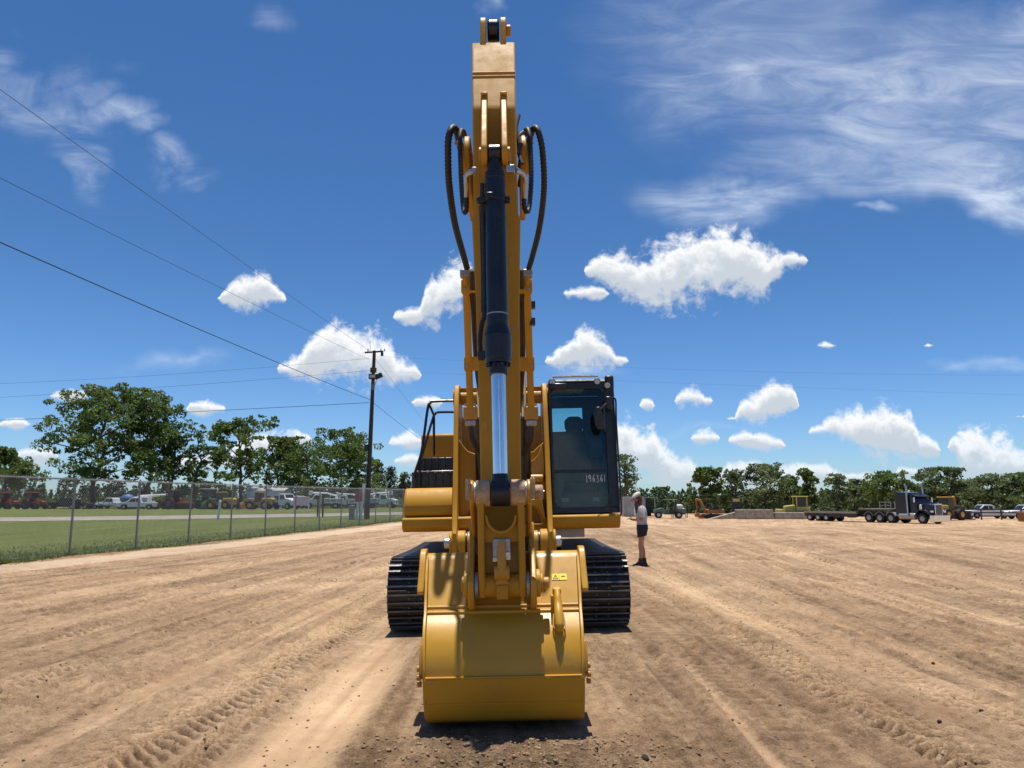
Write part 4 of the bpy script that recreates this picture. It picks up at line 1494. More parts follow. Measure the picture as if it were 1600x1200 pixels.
# ---- linkage
for s_ in (-1, 1):
    b = MB()
    x0, x1 = XB + s_ * 0.075, XB + s_ * 0.183
    b.cyl((x0, cb.y, cb.z), (x1, cb.y, cb.z), 0.098, n=36)
    lb = b.build('link_boss', PINK, EX, 0.012, 3)
    b = MB()   # leg of the H-shaped link
    xa, xb_ = XB + s_ * 0.122, XB + s_ * 0.172
    b.prism([(5.57, 1.62), (5.60, 1.45), (5.62, 1.2), (5.63, 0.98), (5.68, 0.90), (5.80, 0.92), (5.84, 1.05), (5.80, 1.3), (5.76, 1.6), (5.66, 1.70)], min(xa, xb_), max(xa, xb_), 'x')
    b.build('link_leg', YEL, EX, 0.012, 2)
    # idler link from the rod pin back to the stick
    xa, xb_ = XB + s_ * 0.192, XB + s_ * 0.228
    b = MB()
    pts = []
    for i in range(9):
        a = PI * 0.55 + PI * 0.95 * i / 8
        pts.append((cb.y + 0.10 * math.cos(a), cb.z + 0.10 * math.sin(a)))
    pts += [(5.95, 1.30), (6.10, 1.26), (6.16, 1.38), (6.08, 1.48)]
    b.prism(pts, min(xa, xb_), max(xa, xb_), 'x')
    b.build('idler_link', YEL2, EX, 0.012, 2)
    MB().cyl((XB + s_ * 0.184, cb.y, cb.z), (XB + s_ * 0.191, cb.y, cb.z), 0.088, n=32).build('shim', STEEL, EX)
    MB().obox((XB + s_ * 0.236, cb.y - 0.02, cb.z + 0.03), 0.036, 0.16, 0.16).build('pin_flag', PINK, EX, 0.025, 3)
MB().cyl((XB + 0.25, cb.y, cb.z), (XB + 0.315, cb.y, cb.z), 0.055, n=24).build('pin_end', PINK, EX, 0.010)
MB().cyl((XB + 0.30, cb.y - 0.035, cb.z), (XB + 0.322, cb.y - 0.035, cb.z), 0.014, n=10).build('pin_hole', BLK, EX)
# web of the link with its round cut
web = [(-0.13, 1.52)]
for i in range(11):
    a = PI + PI * i / 10
    web.append((0.105 * math.cos(a), 1.50 + 0.125 * math.sin(a)))
web += [(0.13, 1.52), (0.13, 1.30), (-0.13, 1.30)]
b = MB()
b.prism([(XB + p, q_) for p, q_ in web], 5.655, 5.70, 'y')
b.build('link_web', YEL, EX, 0.008)
b = MB()
arcp = []
for ro_ in (0.118, 0.100):
    seg_ = []
    for i in range(13):
        a = PI + PI * i / 12
        seg_.append((XB + ro_ * math.cos(a), 1.50 + 1.15 * ro_ * math.sin(a)))
    arcp += seg_ if ro_ > 0.11 else seg_[::-1]
b.prism(arcp, 5.61, 5.70, 'y')
b.build('link_rim', YEL, EX, 0.004)
MB().box(XB - 0.125, XB + 0.125, 5.74, 5.78, 0.98, 1.32).build('link_back_plate', YEL2, EX)
MB().cyl((XB - 0.172, 5.73, 0.99), (XB + 0.172, 5.73, 0.99), 0.085, n=32).build('link_tube', YEL, EX, 0.006)
MB().box(XB - 0.065, XB + 0.065, 5.625, 5.70, 1.19, 1.33).build('valve_block', STEELD, EX, 0.006)
MB().box(XB + 0.025, XB + 0.065, 5.61, 5.64, 1.175, 1.235).build('valve_plate', STEEL, EX, 0.004)
MB().box(XB - 0.065, XB - 0.025, 5.61, 5.64, 1.165, 1.20).build('valve_plate', STEEL, EX, 0.004)
MB().tube([(XB + 0.005, 5.60, 1.31), (XB, 5.585, 1.24), (XB + 0.002, 5.60, 1.10)], [0.024, 0.03, 0.036], 12).build('lifting_shackle', YEL2, EX, 0, 1, 50)
MB().cyl((XB - 0.055, 5.62, 1.09), (XB + 0.055, 5.62, 1.09), 0.055, n=24).build('shackle_boss', YEL2, EX, 0.008)
b = MB()
b.prism([(-0.048, 1.0), (0.048, 1.0), (0.048, 1.025), (0.022, 1.055), (-0.022, 1.055), (-0.048, 1.025)], 0, 0.04, 'y')
lo_ = b.build('shackle_plate', YEL2, EX, 0.006)
lo_.location = (XB, 5.62, 0)
MB().box(XB - 0.042, XB + 0.042, 5.615, 5.66, 0.90, 1.0).build('shackle_plate', YEL, EX, 0.006)

# ---- bucket
bk = empty('bucket', (0, 0, 0))
bk.parent = EX
bk['label'] = 'wide yellow digging bucket, its curved back towards the viewer'
prof = [(6.20, 1.20), (6.15, 1.198), (6.115, 1.18), (6.09, 1.15), (5.99, 1.03), (5.90, 0.915), (5.80, 0.79)]
shell = [(5.80 - 0.52 * (math.cos(R(a_)) - 0.5), 0.79 - 0.52 * (0.866 - math.sin(R(a_)))) for a_ in (60, 52, 44, 36, 28, 20, 12, 4)]
low = [(5.541, 0.370), (5.575, 0.22), (5.64, 0.11), (5.74, 0.045), (5.88, 0.02), (6.15, 0.02), (6.45, 0.05)]


def strip(pr, hw0, hw1, th):
    b = MB()
    n = len(pr)
    secs = []
    for i, (y, z) in enumerate(pr):
        a, c = pr[max(0, i - 1)], pr[min(n - 1, i + 1)]
        t = Vector((c[0] - a[0], c[1] - a[1])).normalized()
        nx = Vector((-t.y, t.x))          # inward
        if nx.x < 0:
            nx = -nx
        hw = hw0 + (hw1 - hw0) * i / (n - 1)
        secs.append([(XB - hw, y, z), (XB + hw, y, z), (XB + hw, y + nx.x * th, z + nx.y * th), (XB - hw, y + nx.x * th, z + nx.y * th)])
    b.loft(secs)
    return b


strip(prof, 0.600, 0.56, 0.02).build('back_plate', BUCK, bk, 0, 1, 50)


def dens_curve(pr):
    return [(p.x, p.y) for p in spline([(a, c, 0) for a, c in pr], 4)]


strip(dens_curve(shell), 0.56, 0.545, 0.02).build('shell', BUCK, bk, 0, 1, 60)
strip(dens_curve([(5.525, 0.378), (5.545, 0.29), (5.575, 0.205)]), 0.558, 0.556, 0.035).build('heel_plate', BUCK, bk, 0.005)
strip(dens_curve([(5.580, 0.20), (5.612, 0.13), (5.657, 0.072), (5.74, 0.035)]), 0.552, 0.55, 0.03).build('wear_plate', BUCK, bk, 0.004)
strip(dens_curve(low), 0.545, 0.545, 0.03).build('floor_plate', BUCK, bk, 0, 1, 60)
# doubled weld ridges between back plate and shell
for (y, z, r_) in ((5.832, 0.826, 0.013), (5.797, 0.790, 0.016)):
    MB().tube([(XB - 0.562, y, z), (XB + 0.562, y, z)], r_, 10).build('weld_ridge', BUCK, bk)
MB().obox((XB, 5.537, 0.386), 1.10, 0.04, 0.012).build('heel_edge', BUCK, bk, 0.003)
side = [(6.22, 1.20)] + prof[2:] + shell[1:] + low[1:] + [(6.53, 0.06), (6.50, 0.30), (6.40, 0.85), (6.30, 1.15)]
for s_ in (-1, 1):
    b = MB()
    xa = XB + s_ * 0.545
    pr = [(5.625 + (y - 5.625) * 1.0 - 0.0, z) for y, z in side]
    vs_ = []
    # plate follows the outline a little proud of it and flares towards the top
    b.prism([(y - (0.012 if y < 6.0 else 0), z) for y, z in pr], min(xa, xa + s_ * 0.022), max(xa, xa + s_ * 0.022), 'x')
    b.v = [(x + s_ * max(0.0, z - 0.40) * 0.052, y, z) for x, y, z in b.v]      # the plate flares towards the hinge
    sdp = b.build('side_plate', BUCK, bk, 0.004)
    b = MB()
    xa = XB + s_ * 0.600
    b.prism([(6.22, 1.235), (6.13, 1.235), (6.075, 1.20), (6.035, 1.125), (5.905, 0.965), (5.885, 0.93), (5.93, 0.91), (6.28, 1.0)], min(xa, xa + s_ * 0.050), max(xa, xa + s_ * 0.050), 'x')
    b.build('side_doubler', BUCK, bk, 0.008)
    # side cutters with their bolts
    b = MB()
    xa = XB + s_ * 0.570
    b.prism([(5.655, 0.60), (5.60, 0.50), (5.585, 0.40), (5.65, 0.36), (5.85, 0.30), (6.25, 0.25), (6.25, 0.5), (5.85, 0.5)], min(xa, xa + s_ * 0.03), max(xa, xa + s_ * 0.03), 'x')
    b.build('side_cutter', YEL2, bk, 0.006)
    for j, (y, z) in enumerate(((5.69, 0.43), (5.67, 0.375), (5.71, 0.32))):
        MB().cyl((xa + s_ * 0.02, y - 0.05, z), (xa + s_ * 0.05, y - 0.05, z), 0.022, n=8).build('bolt', YEL2, bk, 0.004)
    # hinge ears
    b = MB()
    xa = XB + s_ * 0.205
    b.prism([(5.84, 0.80), (5.76, 0.81), (5.66, 0.85), (5.61, 0.92), (5.61, 1.03), (5.69, 1.11), (5.81, 1.20), (5.89, 1.31), (5.955, 1.42), (6.0, 1.44), (6.12, 1.36), (6.22, 1.15), (6.12, 1.1), (5.95, 0.9)], min(xa, xa + s_ * 0.045), max(xa, xa + s_ * 0.045), 'x')
    er = b.build('hinge_ear', BUCK, bk, 0.010, 2)
    MB().cyl((xa + s_ * 0.042, 5.72, 1.0), (xa + s_ * 0.075, 5.72, 1.0), 0.10, n=32).build('pin_boss', BUCK, bk, 0.008)
    MB().ring((XB + s_ * 0.176, 5.73, 0.99), (XB + s_ * 0.2, 5.73, 0.99), 0.095, 0.05).build('shim', STEELD, bk)
MB().cyl((XB + 0.275, 5.72, 1.0), (XB + 0.30, 5.72, 1.0), 0.07, n=28).build('pin_collar', BUCK, bk, 0.008)
MB().cyl((XB + 0.30, 5.72, 1.0), (XB + 0.345, 5.72, 1.0), 0.042, n=24).build('pin_end', BUCK, bk, 0.010, 3)
MB().cyl((XB - 0.275, 5.72, 1.0), (XB - 0.30, 5.72, 1.0), 0.06, n=28).build('pin_collar', BUCK, bk, 0.008)
# lifting hook
hk = MB()
hx = XB + 0.405
hook = spline([(hx, 5.79, 0.935), (hx, 5.75, 0.89), (hx, 5.715, 0.84), (hx, 5.665, 0.79), (hx, 5.625, 0.735), (hx, 5.61, 0.705), (hx, 5.635, 0.685), (hx, 5.66, 0.70)], 5)
hk.tube(hook, [0.022 + 0.012 * math.sin(PI * i / (len(hook) - 1)) for i in range(len(hook))], 10)
ho = hk.build('lifting_hook', BUCK, bk, 0, 1, 60)
MB().obox((hx, 5.84, 0.925), 0.06, 0.12, 0.05).build('hook_base', BUCK, bk, 0.01)
MB().tube(spline([(hx - 0.035, 5.70, 0.78), (hx - 0.04, 5.635, 0.70), (hx, 5.605, 0.672), (hx + 0.04, 5.635, 0.70), (hx + 0.035, 5.70, 0.78)], 5), 0.006, 6).build('hook_latch', YEL2, bk)
MB().obox((hx - 0.04, 5.76, 0.86), 0.02, 0.10, 0.10).build('hook_lug', BUCK, bk, 0.006)
# warning sticker: triangle sign and a second panel
dz, dyv = (0.915 - 1.03), (5.90 - 5.99)
tl_ = Vector((0, dyv, dz)).normalized()
nl_ = Vector((0, tl_.z, -tl_.y))
if nl_.y > 0:
    nl_ = -nl_
DEC = mat('sticker_yellow', (0.80, 0.68, 0.03), 0.4, 0, 0.03, 5)
INK = mat('sticker_ink', (0.02, 0.02, 0.02), 0.5, 0, 0.05, 5)
b = MB()
c0 = Vector((XB + 0.435, 5.978, 1.014)) + nl_ * 0.004


def dp(u, v, o=0.0):
    return c0 + Vector((u, 0, 0)) - tl_ * v + nl_ * o


b.add([dp(-0.058, -0.028), dp(0.058, -0.028), dp(0.058, 0.028), dp(-0.058, 0.028)], [(0, 1, 2, 3)], 0)
o3 = 0.0015
ta = [(-0.05, -0.02), (-0.008, -0.02), (-0.029, 0.02)]
ti = [(-0.043, -0.016), (-0.015, -0.016), (-0.029, 0.012)]
for i in range(3):
    j = (i + 1) % 3
    b.add([dp(*ta[i], o3), dp(*ta[j], o3), dp(*ti[j], o3), dp(*ti[i], o3)], [(0, 1, 2, 3)], 1)
b.add([dp(-0.031, -0.008, o3), dp(-0.027, -0.008, o3), dp(-0.027, 0.005, o3), dp(-0.031, 0.005, o3)], [(0, 1, 2, 3)], 1)
b.add([dp(-0.002, -0.028, o3), dp(0.000, -0.028, o3), dp(0.000, 0.028, o3), dp(-0.002, 0.028, o3)], [(0, 1, 2, 3)], 1)
b.add([dp(0.014, -0.003, o3), dp(0.048, 0.001, o3), dp(0.046, 0.006, o3), dp(0.014, 0.002, o3)], [(0, 1, 2, 3)], 1)
b.add([dp(0.024, 0.004, o3), dp(0.034, 0.005, o3), dp(0.030, 0.014, o3)], [(0, 1, 2)], 1)
b.build('warning_sticker', [DEC, INK], bk, 0, 1, None)
# teeth along the cutting edge, under the machine side
for i in range(5):
    x = XB - 0.46 + 0.23 * i
    b = MB()
    b.prism([(6.40, 0.02), (6.40, 0.10), (6.54, 0.115), (6.72, 0.045), (6.72, 0.03), (6.54, 0.012)], x - 0.05, x + 0.05, 'x')
    b.build('tooth', YEL2, bk, 0.008)

# ================================================================== CHAIN LINK FENCE
FH = 2.28
fd_ = Vector((0.151, 1, 0)).normalized()
fence = empty('chain_link_fence', (fence_x(16.8), 16.8, gzf(fence_x(16.8), 16.8)), 0, 'long grey chain link fence between the dirt lot and the lawn', 'fence')
base = Vector((fence_x(16.8), 16.8, 0))
z_root = gzf(fence_x(16.8), 16.8)


def fpt(s, z):
    """point on the fence, s metres along it from its near end, in the fence's own frame"""
    p = base + fd_ * s
    return Vector((p.x - base.x, p.y - base.y, gzf(p.x, p.y) + z - z_root))


FL = 68.0
pm = MB().cyl((0, 0, -0.1), (0, 0, FH), 0.034, n=10).cyl((0, 0, FH), (0, 0, FH + 0.05), 0.038, 0.018, 10).mesh('post', GALV, 40)
npost = int(FL / 3.1) + 1
for i in range(npost):
    o = bpy.data.objects.new('post', pm)
    COL.objects.link(o)
    o.parent = fence
    o.location = fpt(i * 3.1, 0)
    o.rotation_euler = (lr.uniform(-0.012, 0.012), lr.uniform(-0.012, 0.012), 0)
b = MB()
b.tube([fpt(i * 3.1, FH - 0.03) for i in range(npost)], 0.022, 8)
b.build('top_rail', GALV, fence)
b = MB()
b.tube([fpt(i * 3.1, 0.06 + 0.02 * (i % 2)) for i in range(npost)], 0.005, 5)
b.build('tension_wire', GALVW, fence)
b = MB()
ds = 0.085
run = FH - 0.06
nw = int((FL + run) / ds)
wv, wf = [], []
for i in range(nw):
    for dirn in (1, -1):
        s0 = i * ds - (run if dirn > 0 else 0)
        s1 = s0 + dirn * run if dirn > 0 else s0 - run
        a0, a1 = s0, s1
        z0_, z1_ = 0.04, FH + 0.035
        # clip to the fence ends
        def cl(s):
            return min(max(s, 0.0), FL - 0.2)
        if max(a0, a1) < 0 or min(a0, a1) > FL:
            continue
        t0 = 0.0 if 0 <= a0 <= FL else (cl(a0) - a0) / (a1 - a0)
        t1 = 1.0 if 0 <= a1 <= FL else (cl(a1) - a0) / (a1 - a0)
        if t1 - t0 < 0.02:
            continue
        p = fpt(a0 + (a1 - a0) * t0, z0_ + (z1_ - z0_) * t0) + Vector((0.03, 0, 0))
        q_ = fpt(a0 + (a1 - a0) * t1, z0_ + (z1_ - z0_) * t1) + Vector((0.03 + 0.003 * dirn, 0, 0))
        b.tube([p, q_], 0.0027, 3, False)
o = bpy.data.objects.new('wire_mesh', b.mesh('wire_mesh', GALVW, None, False))
COL.objects.link(o)
o.parent = fence
tag(o, kind='stuff')

# ================================================================== UTILITY POLE AND WIRES
pb_ = at(573, 815, 60.0)
PX, PY = pb_.x, 60.0
PZ = gzf(PX, PY)
ptop = at(579, 548, 60.0).z
pole = empty('utility_pole', (PX, PY, PZ), 0, 'tall dark wooden utility pole with crossarm and flood lamps by the fence', 'pole')
ph_ = ptop - PZ
MB().cyl((0, 0, -0.3), (0.22, 0, ph_), 0.21, 0.13, 16).build('shaft', WOOD, pole)


def pz(py):
    return at(575, py, 60.0).z - PZ


def pxx(px, py):
    return at(px, py, 60.0).x - PX


zc = pz(550)
MB().obox((0.2, -0.02, zc), 1.5, 0.12, 0.12, Matrix.Rotation(R(-4), 3, 'Y')).build('crossarm', WOOD, pole, 0.01)
for dx in (-0.5, 0.55, 0.85):
    MB().cyl((0.2 + dx, 0, zc + 0.05), (0.2 + dx, 0, zc + 0.28), 0.05, 0.035, 8).build('insulator', GREYM, pole)
MB().tube([(-0.12, 0, zc + 0.1), (-0.15, 0, zc + 0.9)], 0.02, 6).build('antenna', GALV, pole)
MB().obox((0.85, 0, zc - 0.18), 0.2, 0.2, 0.3).build('cutout_switch', BLK, pole, 0.03)
MB().cyl((0.19, -0.05, pz(575)), (0.19, -0.05, pz(582)), 0.26, n=14).build('clamp_band', mat('rusty_band', (0.09, 0.05, 0.04), 0.8), pole)
lmp = MB().obox((0.18, -0.2, pz(589)), 0.62, 0.3, 0.42).build('flood_lamp', BLK, pole, 0.03)
MB().obox((0.18, -0.36, pz(589)), 0.46, 0.03, 0.24).build('lamp_glass', LENS, pole)
MB().obox((pxx(592, 588), -0.1, pz(588)), 0.62, 0.3, 0.38, Matrix.Rotation(R(-25), 3, 'Y')).build('flood_lamp', BLK, pole, 0.04)
MB().tube([(0.2, 0, pz(600)), (pxx(586, 603), 0, pz(602)), (pxx(588, 594), 0, pz(594))], 0.03, 8).build('lamp_arm', GALV, pole)
MB().obox((0.19, -0.16, pz(605)), 0.16, 0.1, 0.5).build('junction_box', mat('box_tan', (0.22, 0.17, 0.13), 0.7), pole)
MB().obox((-0.18, -0.1, pz(700)), 0.3, 0.25, 0.55).build('meter_box', BLK, pole, 0.03)
MB().tube([(-0.13, -0.15, pz(716)), (-0.19, -0.18, 0.2)], 0.03, 6).build('conduit', GALV, pole)

WIRE = mat('wire', (0.02, 0.02, 0.024), 0.6)


def wire(a, b_, sag, r, label):
    a, b_ = Vector(a), Vector(b_)
    pts = []
    for i in range(25):
        t = i / 24
        p = a.lerp(b_, t)
        p.z -= sag * 4 * t * (1 - t)
        pts.append(p)
    o = bpy.data.objects.new('overhead_wire', MB().tube(pts, r, 5).mesh('overhead_wire', WIRE, 60))
    COL.objects.link(o)
    tag(o, label, 'wire', 'overhead wires')
    return o


def pole_at(py, dx=0.0):
    p = at(577, py, 60.0)
    return Vector((p.x + dx, 60.0, p.z))


def extend(a, b_, t):
    return a + (b_ - a) * t


A = pole_at(624)
wire(extend(A, at(0, 367, 21), 1.45), A, 0.25, 0.018, 'lowest and thickest wire running from the upper left down to the pole')
wire(A, at(660, 688, 100), 0.1, 0.018, 'wire running from the pole down behind the excavator')
A = pole_at(562)
wire(extend(A, at(0, 272, 23), 1.4), A, 0.15, 0.009, 'thin middle wire running from the left edge down to the pole')
A = pole_at(548)
wire(extend(A, at(0, 136, 20), 1.3), A, 0.1, 0.009, 'topmost thin wire, entering at the upper left corner')
wire(pole_at(548), at(690, 690, 130), 0.2, 0.011, 'thin wire from the pole top towards the distant trees')
wire(at(-120, 661, 68), pole_at(629), 0.1, 0.020, 'dark nearly level wire meeting the pole at mid height from the left')
wire(at(-120, 604, 68), pole_at(560), 0.3, 0.009, 'upper of the two faint level wires left of the pole')
wire(at(-120, 627, 68), pole_at(579), 0.2, 0.010, 'lower of the two faint level wires left of the pole')
wire(pole_at(556), at(1750, 586, 66), 0.5, 0.0045, 'upper of the two faint level wires right of the boom')
wire(pole_at(579), at(1750, 622, 66), 0.1, 0.0045, 'lower of the two faint level wires right of the boom')

# posts and small signs by the pole and on the lawn


def ground_at(px, D):
    x = (px - 800) / F * 0.9883 * D
    return Vector((x, D, gzf(x, D)))


RED = mat('red_paint', (0.36, 0.030, 0.022), 0.45, 0, 0.1, 1)
ps = ground_at(563, 57.5)
sg = empty('marker_post', ps, 0, 'white pipe posts with a red and white sign board beside the utility pole', 'sign')
MB().cyl((0.05, 0, -0.1), (0.22, 0, 2.7), 0.10, n=12).build('post', WHITE, sg)
MB().cyl((-0.3, 0, -0.1), (-0.12, 0, 1.5), 0.10, n=12).build('post', WHITE, sg)
MB().obox((0.0, -0.12, 1.75), 0.75, 0.04, 0.75).build('sign_board', RED, sg, 0.01)
MB().obox((0.25, -0.15, 1.75), 0.16, 0.04, 0.8).build('white_bar', WHITE, sg, 0.005)
MB().obox((-0.65, 0.2, 0.55), 0.4, 0.3, 1.1).build('meter_cabinet', GALV, sg, 0.03)
gg = ground_at(611, 66)
o = MB().tube([(0, 0, -0.1), (-0.35, 0, 2.2), (-0.6, 0, 3.7)], 0.045, 8).build('guy_wire_guard', mat('pale_yellow', (0.50, 0.52, 0.22), 0.5))
o.location = gg
tag(o, 'pale yellow guy wire guard leaning right of the utility pole', 'guy guard')
p_ = ground_at(342, 58)
o = MB().cyl((0, 0, -0.1), (0.1, 0, 1.35), 0.09, n=12).cyl((0.1, 0, 1.35), (0.12, 0, 1.5), 0.11, 0.06, 12).build('pipe_post', WHITE)
o.location = p_
tag(o, 'short white pipe post standing alone on the lawn', 'post')

# ================================================================== VEHICLES
def wheel(parent, x, y, r, w, rim=RIM, rr_=0.55, name='wheel'):
    """axle along y, centre at height r"""
    wl = MB().cyl((x, y - w / 2, r), (x, y + w / 2, r), r, n=22).build(name, RUB, parent, min(0.04, w * 0.2), 2)
    s_ = 1 if y > 0 else -1
    MB().cyl((x, y + s_ * (w / 2 - 0.02), r), (x, y + s_ * (w / 2 + 0.012), r), r * rr_, r * rr_ * 0.8, 16).build('rim', rim, wl)
    return wl


def vroot(name, px, D, rz, label, cat, group=None):
    if px < 640 and D > 95:
        D = D * 1.2           # the row beyond the lawn stands well back
    return empty(name, ground_at(px, D), R(rz), label, cat, group)


def tractor(px, D, rz, paint, label, cab=True, s=1.0, rim=None, canopy=None):
    t = vroot('tractor', px, D, rz, label, 'tractor', 'farm machines beyond the lawn')
    t.scale = (s, s, s)
    rim = rim or paint
    for y in (-0.8, 0.8):
        wheel(t, -0.9, y, 0.78, 0.42, rim, 0.6)
        wheel(t, 1.15, y, 0.48, 0.28, rim, 0.6)
    MB().prism([(-0.5, 0.75), (-0.5, 1.25), (1.55, 1.3), (1.75, 1.15), (1.75, 0.7)], -0.34, 0.34, 'y').build('hood', paint, t, 0.06, 3)
    MB().box(-1.3, 1.5, -0.22, 0.22, 0.5, 0.8).build('chassis', BLK, t, 0.03)
    for y in (-1, 1):
        MB().prism([(-1.6, 1.25), (-1.3, 1.62), (-0.5, 1.62), (-0.3, 1.2), (-0.4, 1.2), (-0.6, 1.52), (-1.25, 1.52), (-1.5, 1.2)], y * 0.8 - 0.22, y * 0.8 + 0.22, 'y').build('fender', paint, t)
    MB().prism([(-1.1, 1.1), (-0.6, 1.1), (-0.6, 1.25), (-0.95, 1.25), (-1.05, 1.7), (-1.15, 1.7)], -0.25, 0.25, 'y').build('seat', BLK, t, 0.03)
    for x in (-1.35, -0.2):
        for y in (-0.55, 0.55):
            MB().box(x - 0.04, x + 0.04, y - 0.04, y + 0.04, 1.2, 2.5).build('cab_post', BLK, t)
    MB().box(-1.5, -0.05, -0.68, 0.68, 2.5, 2.64).build('canopy', canopy or paint, t, 0.05, 3)
    if cab:
        MB().box(-1.3, -0.25, -0.5, 0.5, 1.62, 2.48).build('cab_glass', CARGL, t, 0.03)
    MB().tube([(1.0, 0.25, 1.3), (1.0, 0.25, 2.0)], 0.04, 8).build('exhaust', BLK, t)
    return t


ORG = mat('orange_red_paint', (0.50, 0.075, 0.03), 0.45, 0, 0.1, 1)
GRN = mat('green_paint', (0.035, 0.12, 0.05), 0.45, 0, 0.1, 1)
DGRN = mat('dull_green', (0.10, 0.16, 0.12), 0.55, 0, 0.1, 1)
YPA = mat('machine_yellow', (0.55, 0.33, 0.05), 0.5, 0, 0.12, 1, 0, 40, (DUST, 0.2, 2))
YPB = mat('pale_machine_yellow', (0.56, 0.46, 0.12), 0.5, 0, 0.12, 1)
OXI = mat('rusty_orange', (0.35, 0.14, 0.05), 0.6, 0, 0.2, 1)
NAVY = mat('navy_paint', (0.012, 0.013, 0.030), 0.22, 0, 0.1, 1)
BLUE = mat('blue_tarp', (0.05, 0.11, 0.28), 0.6, 0, 0.1, 2)
MAR = mat('maroon_paint', (0.16, 0.03, 0.03), 0.5, 0, 0.15, 1)
DBLK = mat('dark_body', (0.020, 0.021, 0.023), 0.35, 0, 0.2, 1)

tractor(12, 103, -12, RED, 'red tractor with orange canopy at the left edge behind the fence', True, 1.05, BLK, ORG)
tractor(55, 103, -14, RED, 'red tractor with orange canopy, second from the left edge', True, 1.05, BLK, ORG)
tractor(262, 101, 165, MAR, 'dark red tractor behind the third fence post', True, 1.15, MAR)
tractor(318, 103, 172, GRN, 'green tractor with tall cab right of the dark red tractor', True, 1.25, YPB, mat('pale_roof', (0.4, 0.42, 0.38), 0.5))


def pickup(px, D, rz, paint, label, s=1.0, group='parked pickups and trucks', name='pickup_truck', cat='pickup'):
    t = vroot(name, px, D, rz, label, cat, group)
    t.scale = (s, s, s)
    for y in (-0.82, 0.82):
        wheel(t, -1.75, y, 0.40, 0.26)
        wheel(t, 1.75, y, 0.40, 0.26)
    MB().prism([(-2.8, 0.45), (-2.8, 1.10), (-0.65, 1.10), (-0.45, 1.78), (-0.2, 1.86), (0.75, 1.84), (1.45, 1.18), (2.65, 1.08), (2.85, 0.9), (2.85, 0.45), (2.25, 0.42), (2.1, 0.8), (1.4, 0.8), (1.25, 0.4), (-1.25, 0.4), (-1.4, 0.8), (-2.1, 0.8), (-2.25, 0.45)], -0.92, 0.92, 'y').build('body', paint, t, 0.05, 3)
    for y in (-1, 1):
        MB().prism([(-0.42, 1.18), (-0.32, 1.68), (0.12, 1.74), (0.12, 1.18)], y * 0.922 - 0.006, y * 0.922 + 0.006, 'y').build('window', CARGL, t)
        MB().prism([(0.2, 1.18), (0.2, 1.74), (0.7, 1.72), (1.2, 1.22)], y * 0.922 - 0.006, y * 0.922 + 0.006, 'y').build('window', CARGL, t)
        MB().obox((2.83, y * 0.68, 0.95), 0.1, 0.36, 0.16).build('headlight', RIM, t, 0.03)
    MB().add([(0.80, -0.76, 1.80), (0.80, 0.76, 1.80), (1.46, 0.84, 1.21), (1.46, -0.84, 1.21)], [(0, 1, 2, 3)]).build('windscreen', CARGL, t)
    MB().box(-2.65, -0.75, -0.76, 0.76, 0.9, 1.112).build('bed_floor', DBLK, t)
    MB().obox((2.88, 0, 0.55), 0.14, 1.8, 0.22).build('bumper', RIM, t, 0.04)
    return t


def work_truck(px, D, rz, paint, bodyk, label, s=1.0):
    t = vroot('work_truck', px, D, rz, label, 'truck', 'parked pickups and trucks')
    t.scale = (s, s, s)
    for y in (-0.9, 0.9):
        wheel(t, -2.0, y, 0.5, 0.34)
        wheel(t, 2.3, y, 0.5, 0.30)
    MB().prism([(0.3, 0.7), (0.3, 2.35), (0.5, 2.45), (1.5, 2.42), (1.85, 1.75), (3.0, 1.55), (3.2, 1.35), (3.2, 0.7), (2.85, 0.65), (2.75, 1.1), (1.85, 1.1), (1.7, 0.65)], -0.98, 0.98, 'y').build('cab', paint, t, 0.06, 3)
    for y in (-1, 1):
        MB().prism([(0.65, 1.55), (0.65, 2.2), (1.42, 2.2), (1.65, 1.6)], y * 0.982 - 0.006, y * 0.982 + 0.006, 'y').build('window', CARGL, t)
        MB().obox((3.18, y * 0.75, 1.15), 0.08, 0.3, 0.2).build('headlight', RIM, t, 0.02)
    MB().add([(1.535, -0.8, 2.36), (1.535, 0.8, 2.36), (1.855, 0.85, 1.78), (1.855, -0.85, 1.78)], [(0, 1, 2, 3)]).build('windscreen', CARGL, t)
    MB().obox((3.2, 0, 1.15), 0.06, 0.9, 0.5).build('grille', DBLK, t, 0.02)
    MB().obox((3.28, 0, 0.72), 0.16, 1.9, 0.25).build('bumper', RIM, t, 0.03)
    MB().box(-3.3, 1.6, -0.45, 0.45, 0.6, 0.85).build('chassis', DBLK, t)
    if bodyk == 'utility':
        MB().box(-3.4, 0.15, -1.05, 1.05, 0.95, 1.75).build('utility_body', paint, t, 0.03)
        for x in (-3.0, -2.0, -1.0):
            for y in (-1, 1):
                MB().obox((x + 0.35, y * 1.055, 1.4), 0.8, 0.02, 0.5).build('locker_door', GREYM, t, 0.01)
        MB().cyl((-2.2, 0, 1.75), (-2.2, 0, 2.2), 0.25, n=14).build('turret', paint, t)
        MB().tube([(-2.2, 0, 2.2), (-0.6, 0, 2.65), (1.9, 0, 2.7)], 0.13, 8).build('lift_arm', paint, t)
        MB().obox((2.1, 0, 2.65), 0.6, 0.6, 0.7).build('lift_basket', paint, t, 0.05)
    elif bodyk == 'box':
        MB().box(-4.2, 0.2, -1.2, 1.2, 0.95, 3.3).build('cargo_box', paint, t, 0.03)
    else:
        MB().box(-3.6, 0.2, -1.15, 1.15, 0.95, 1.1).build('flat_bed', DBLK, t, 0.02)
        for i in range(5):
            for y in (-1, 1):
                MB().obox((-3.4 + 0.85 * i, y * 1.1, 1.45), 0.07, 0.06, 0.7).build('stake', paint, t)
    return t


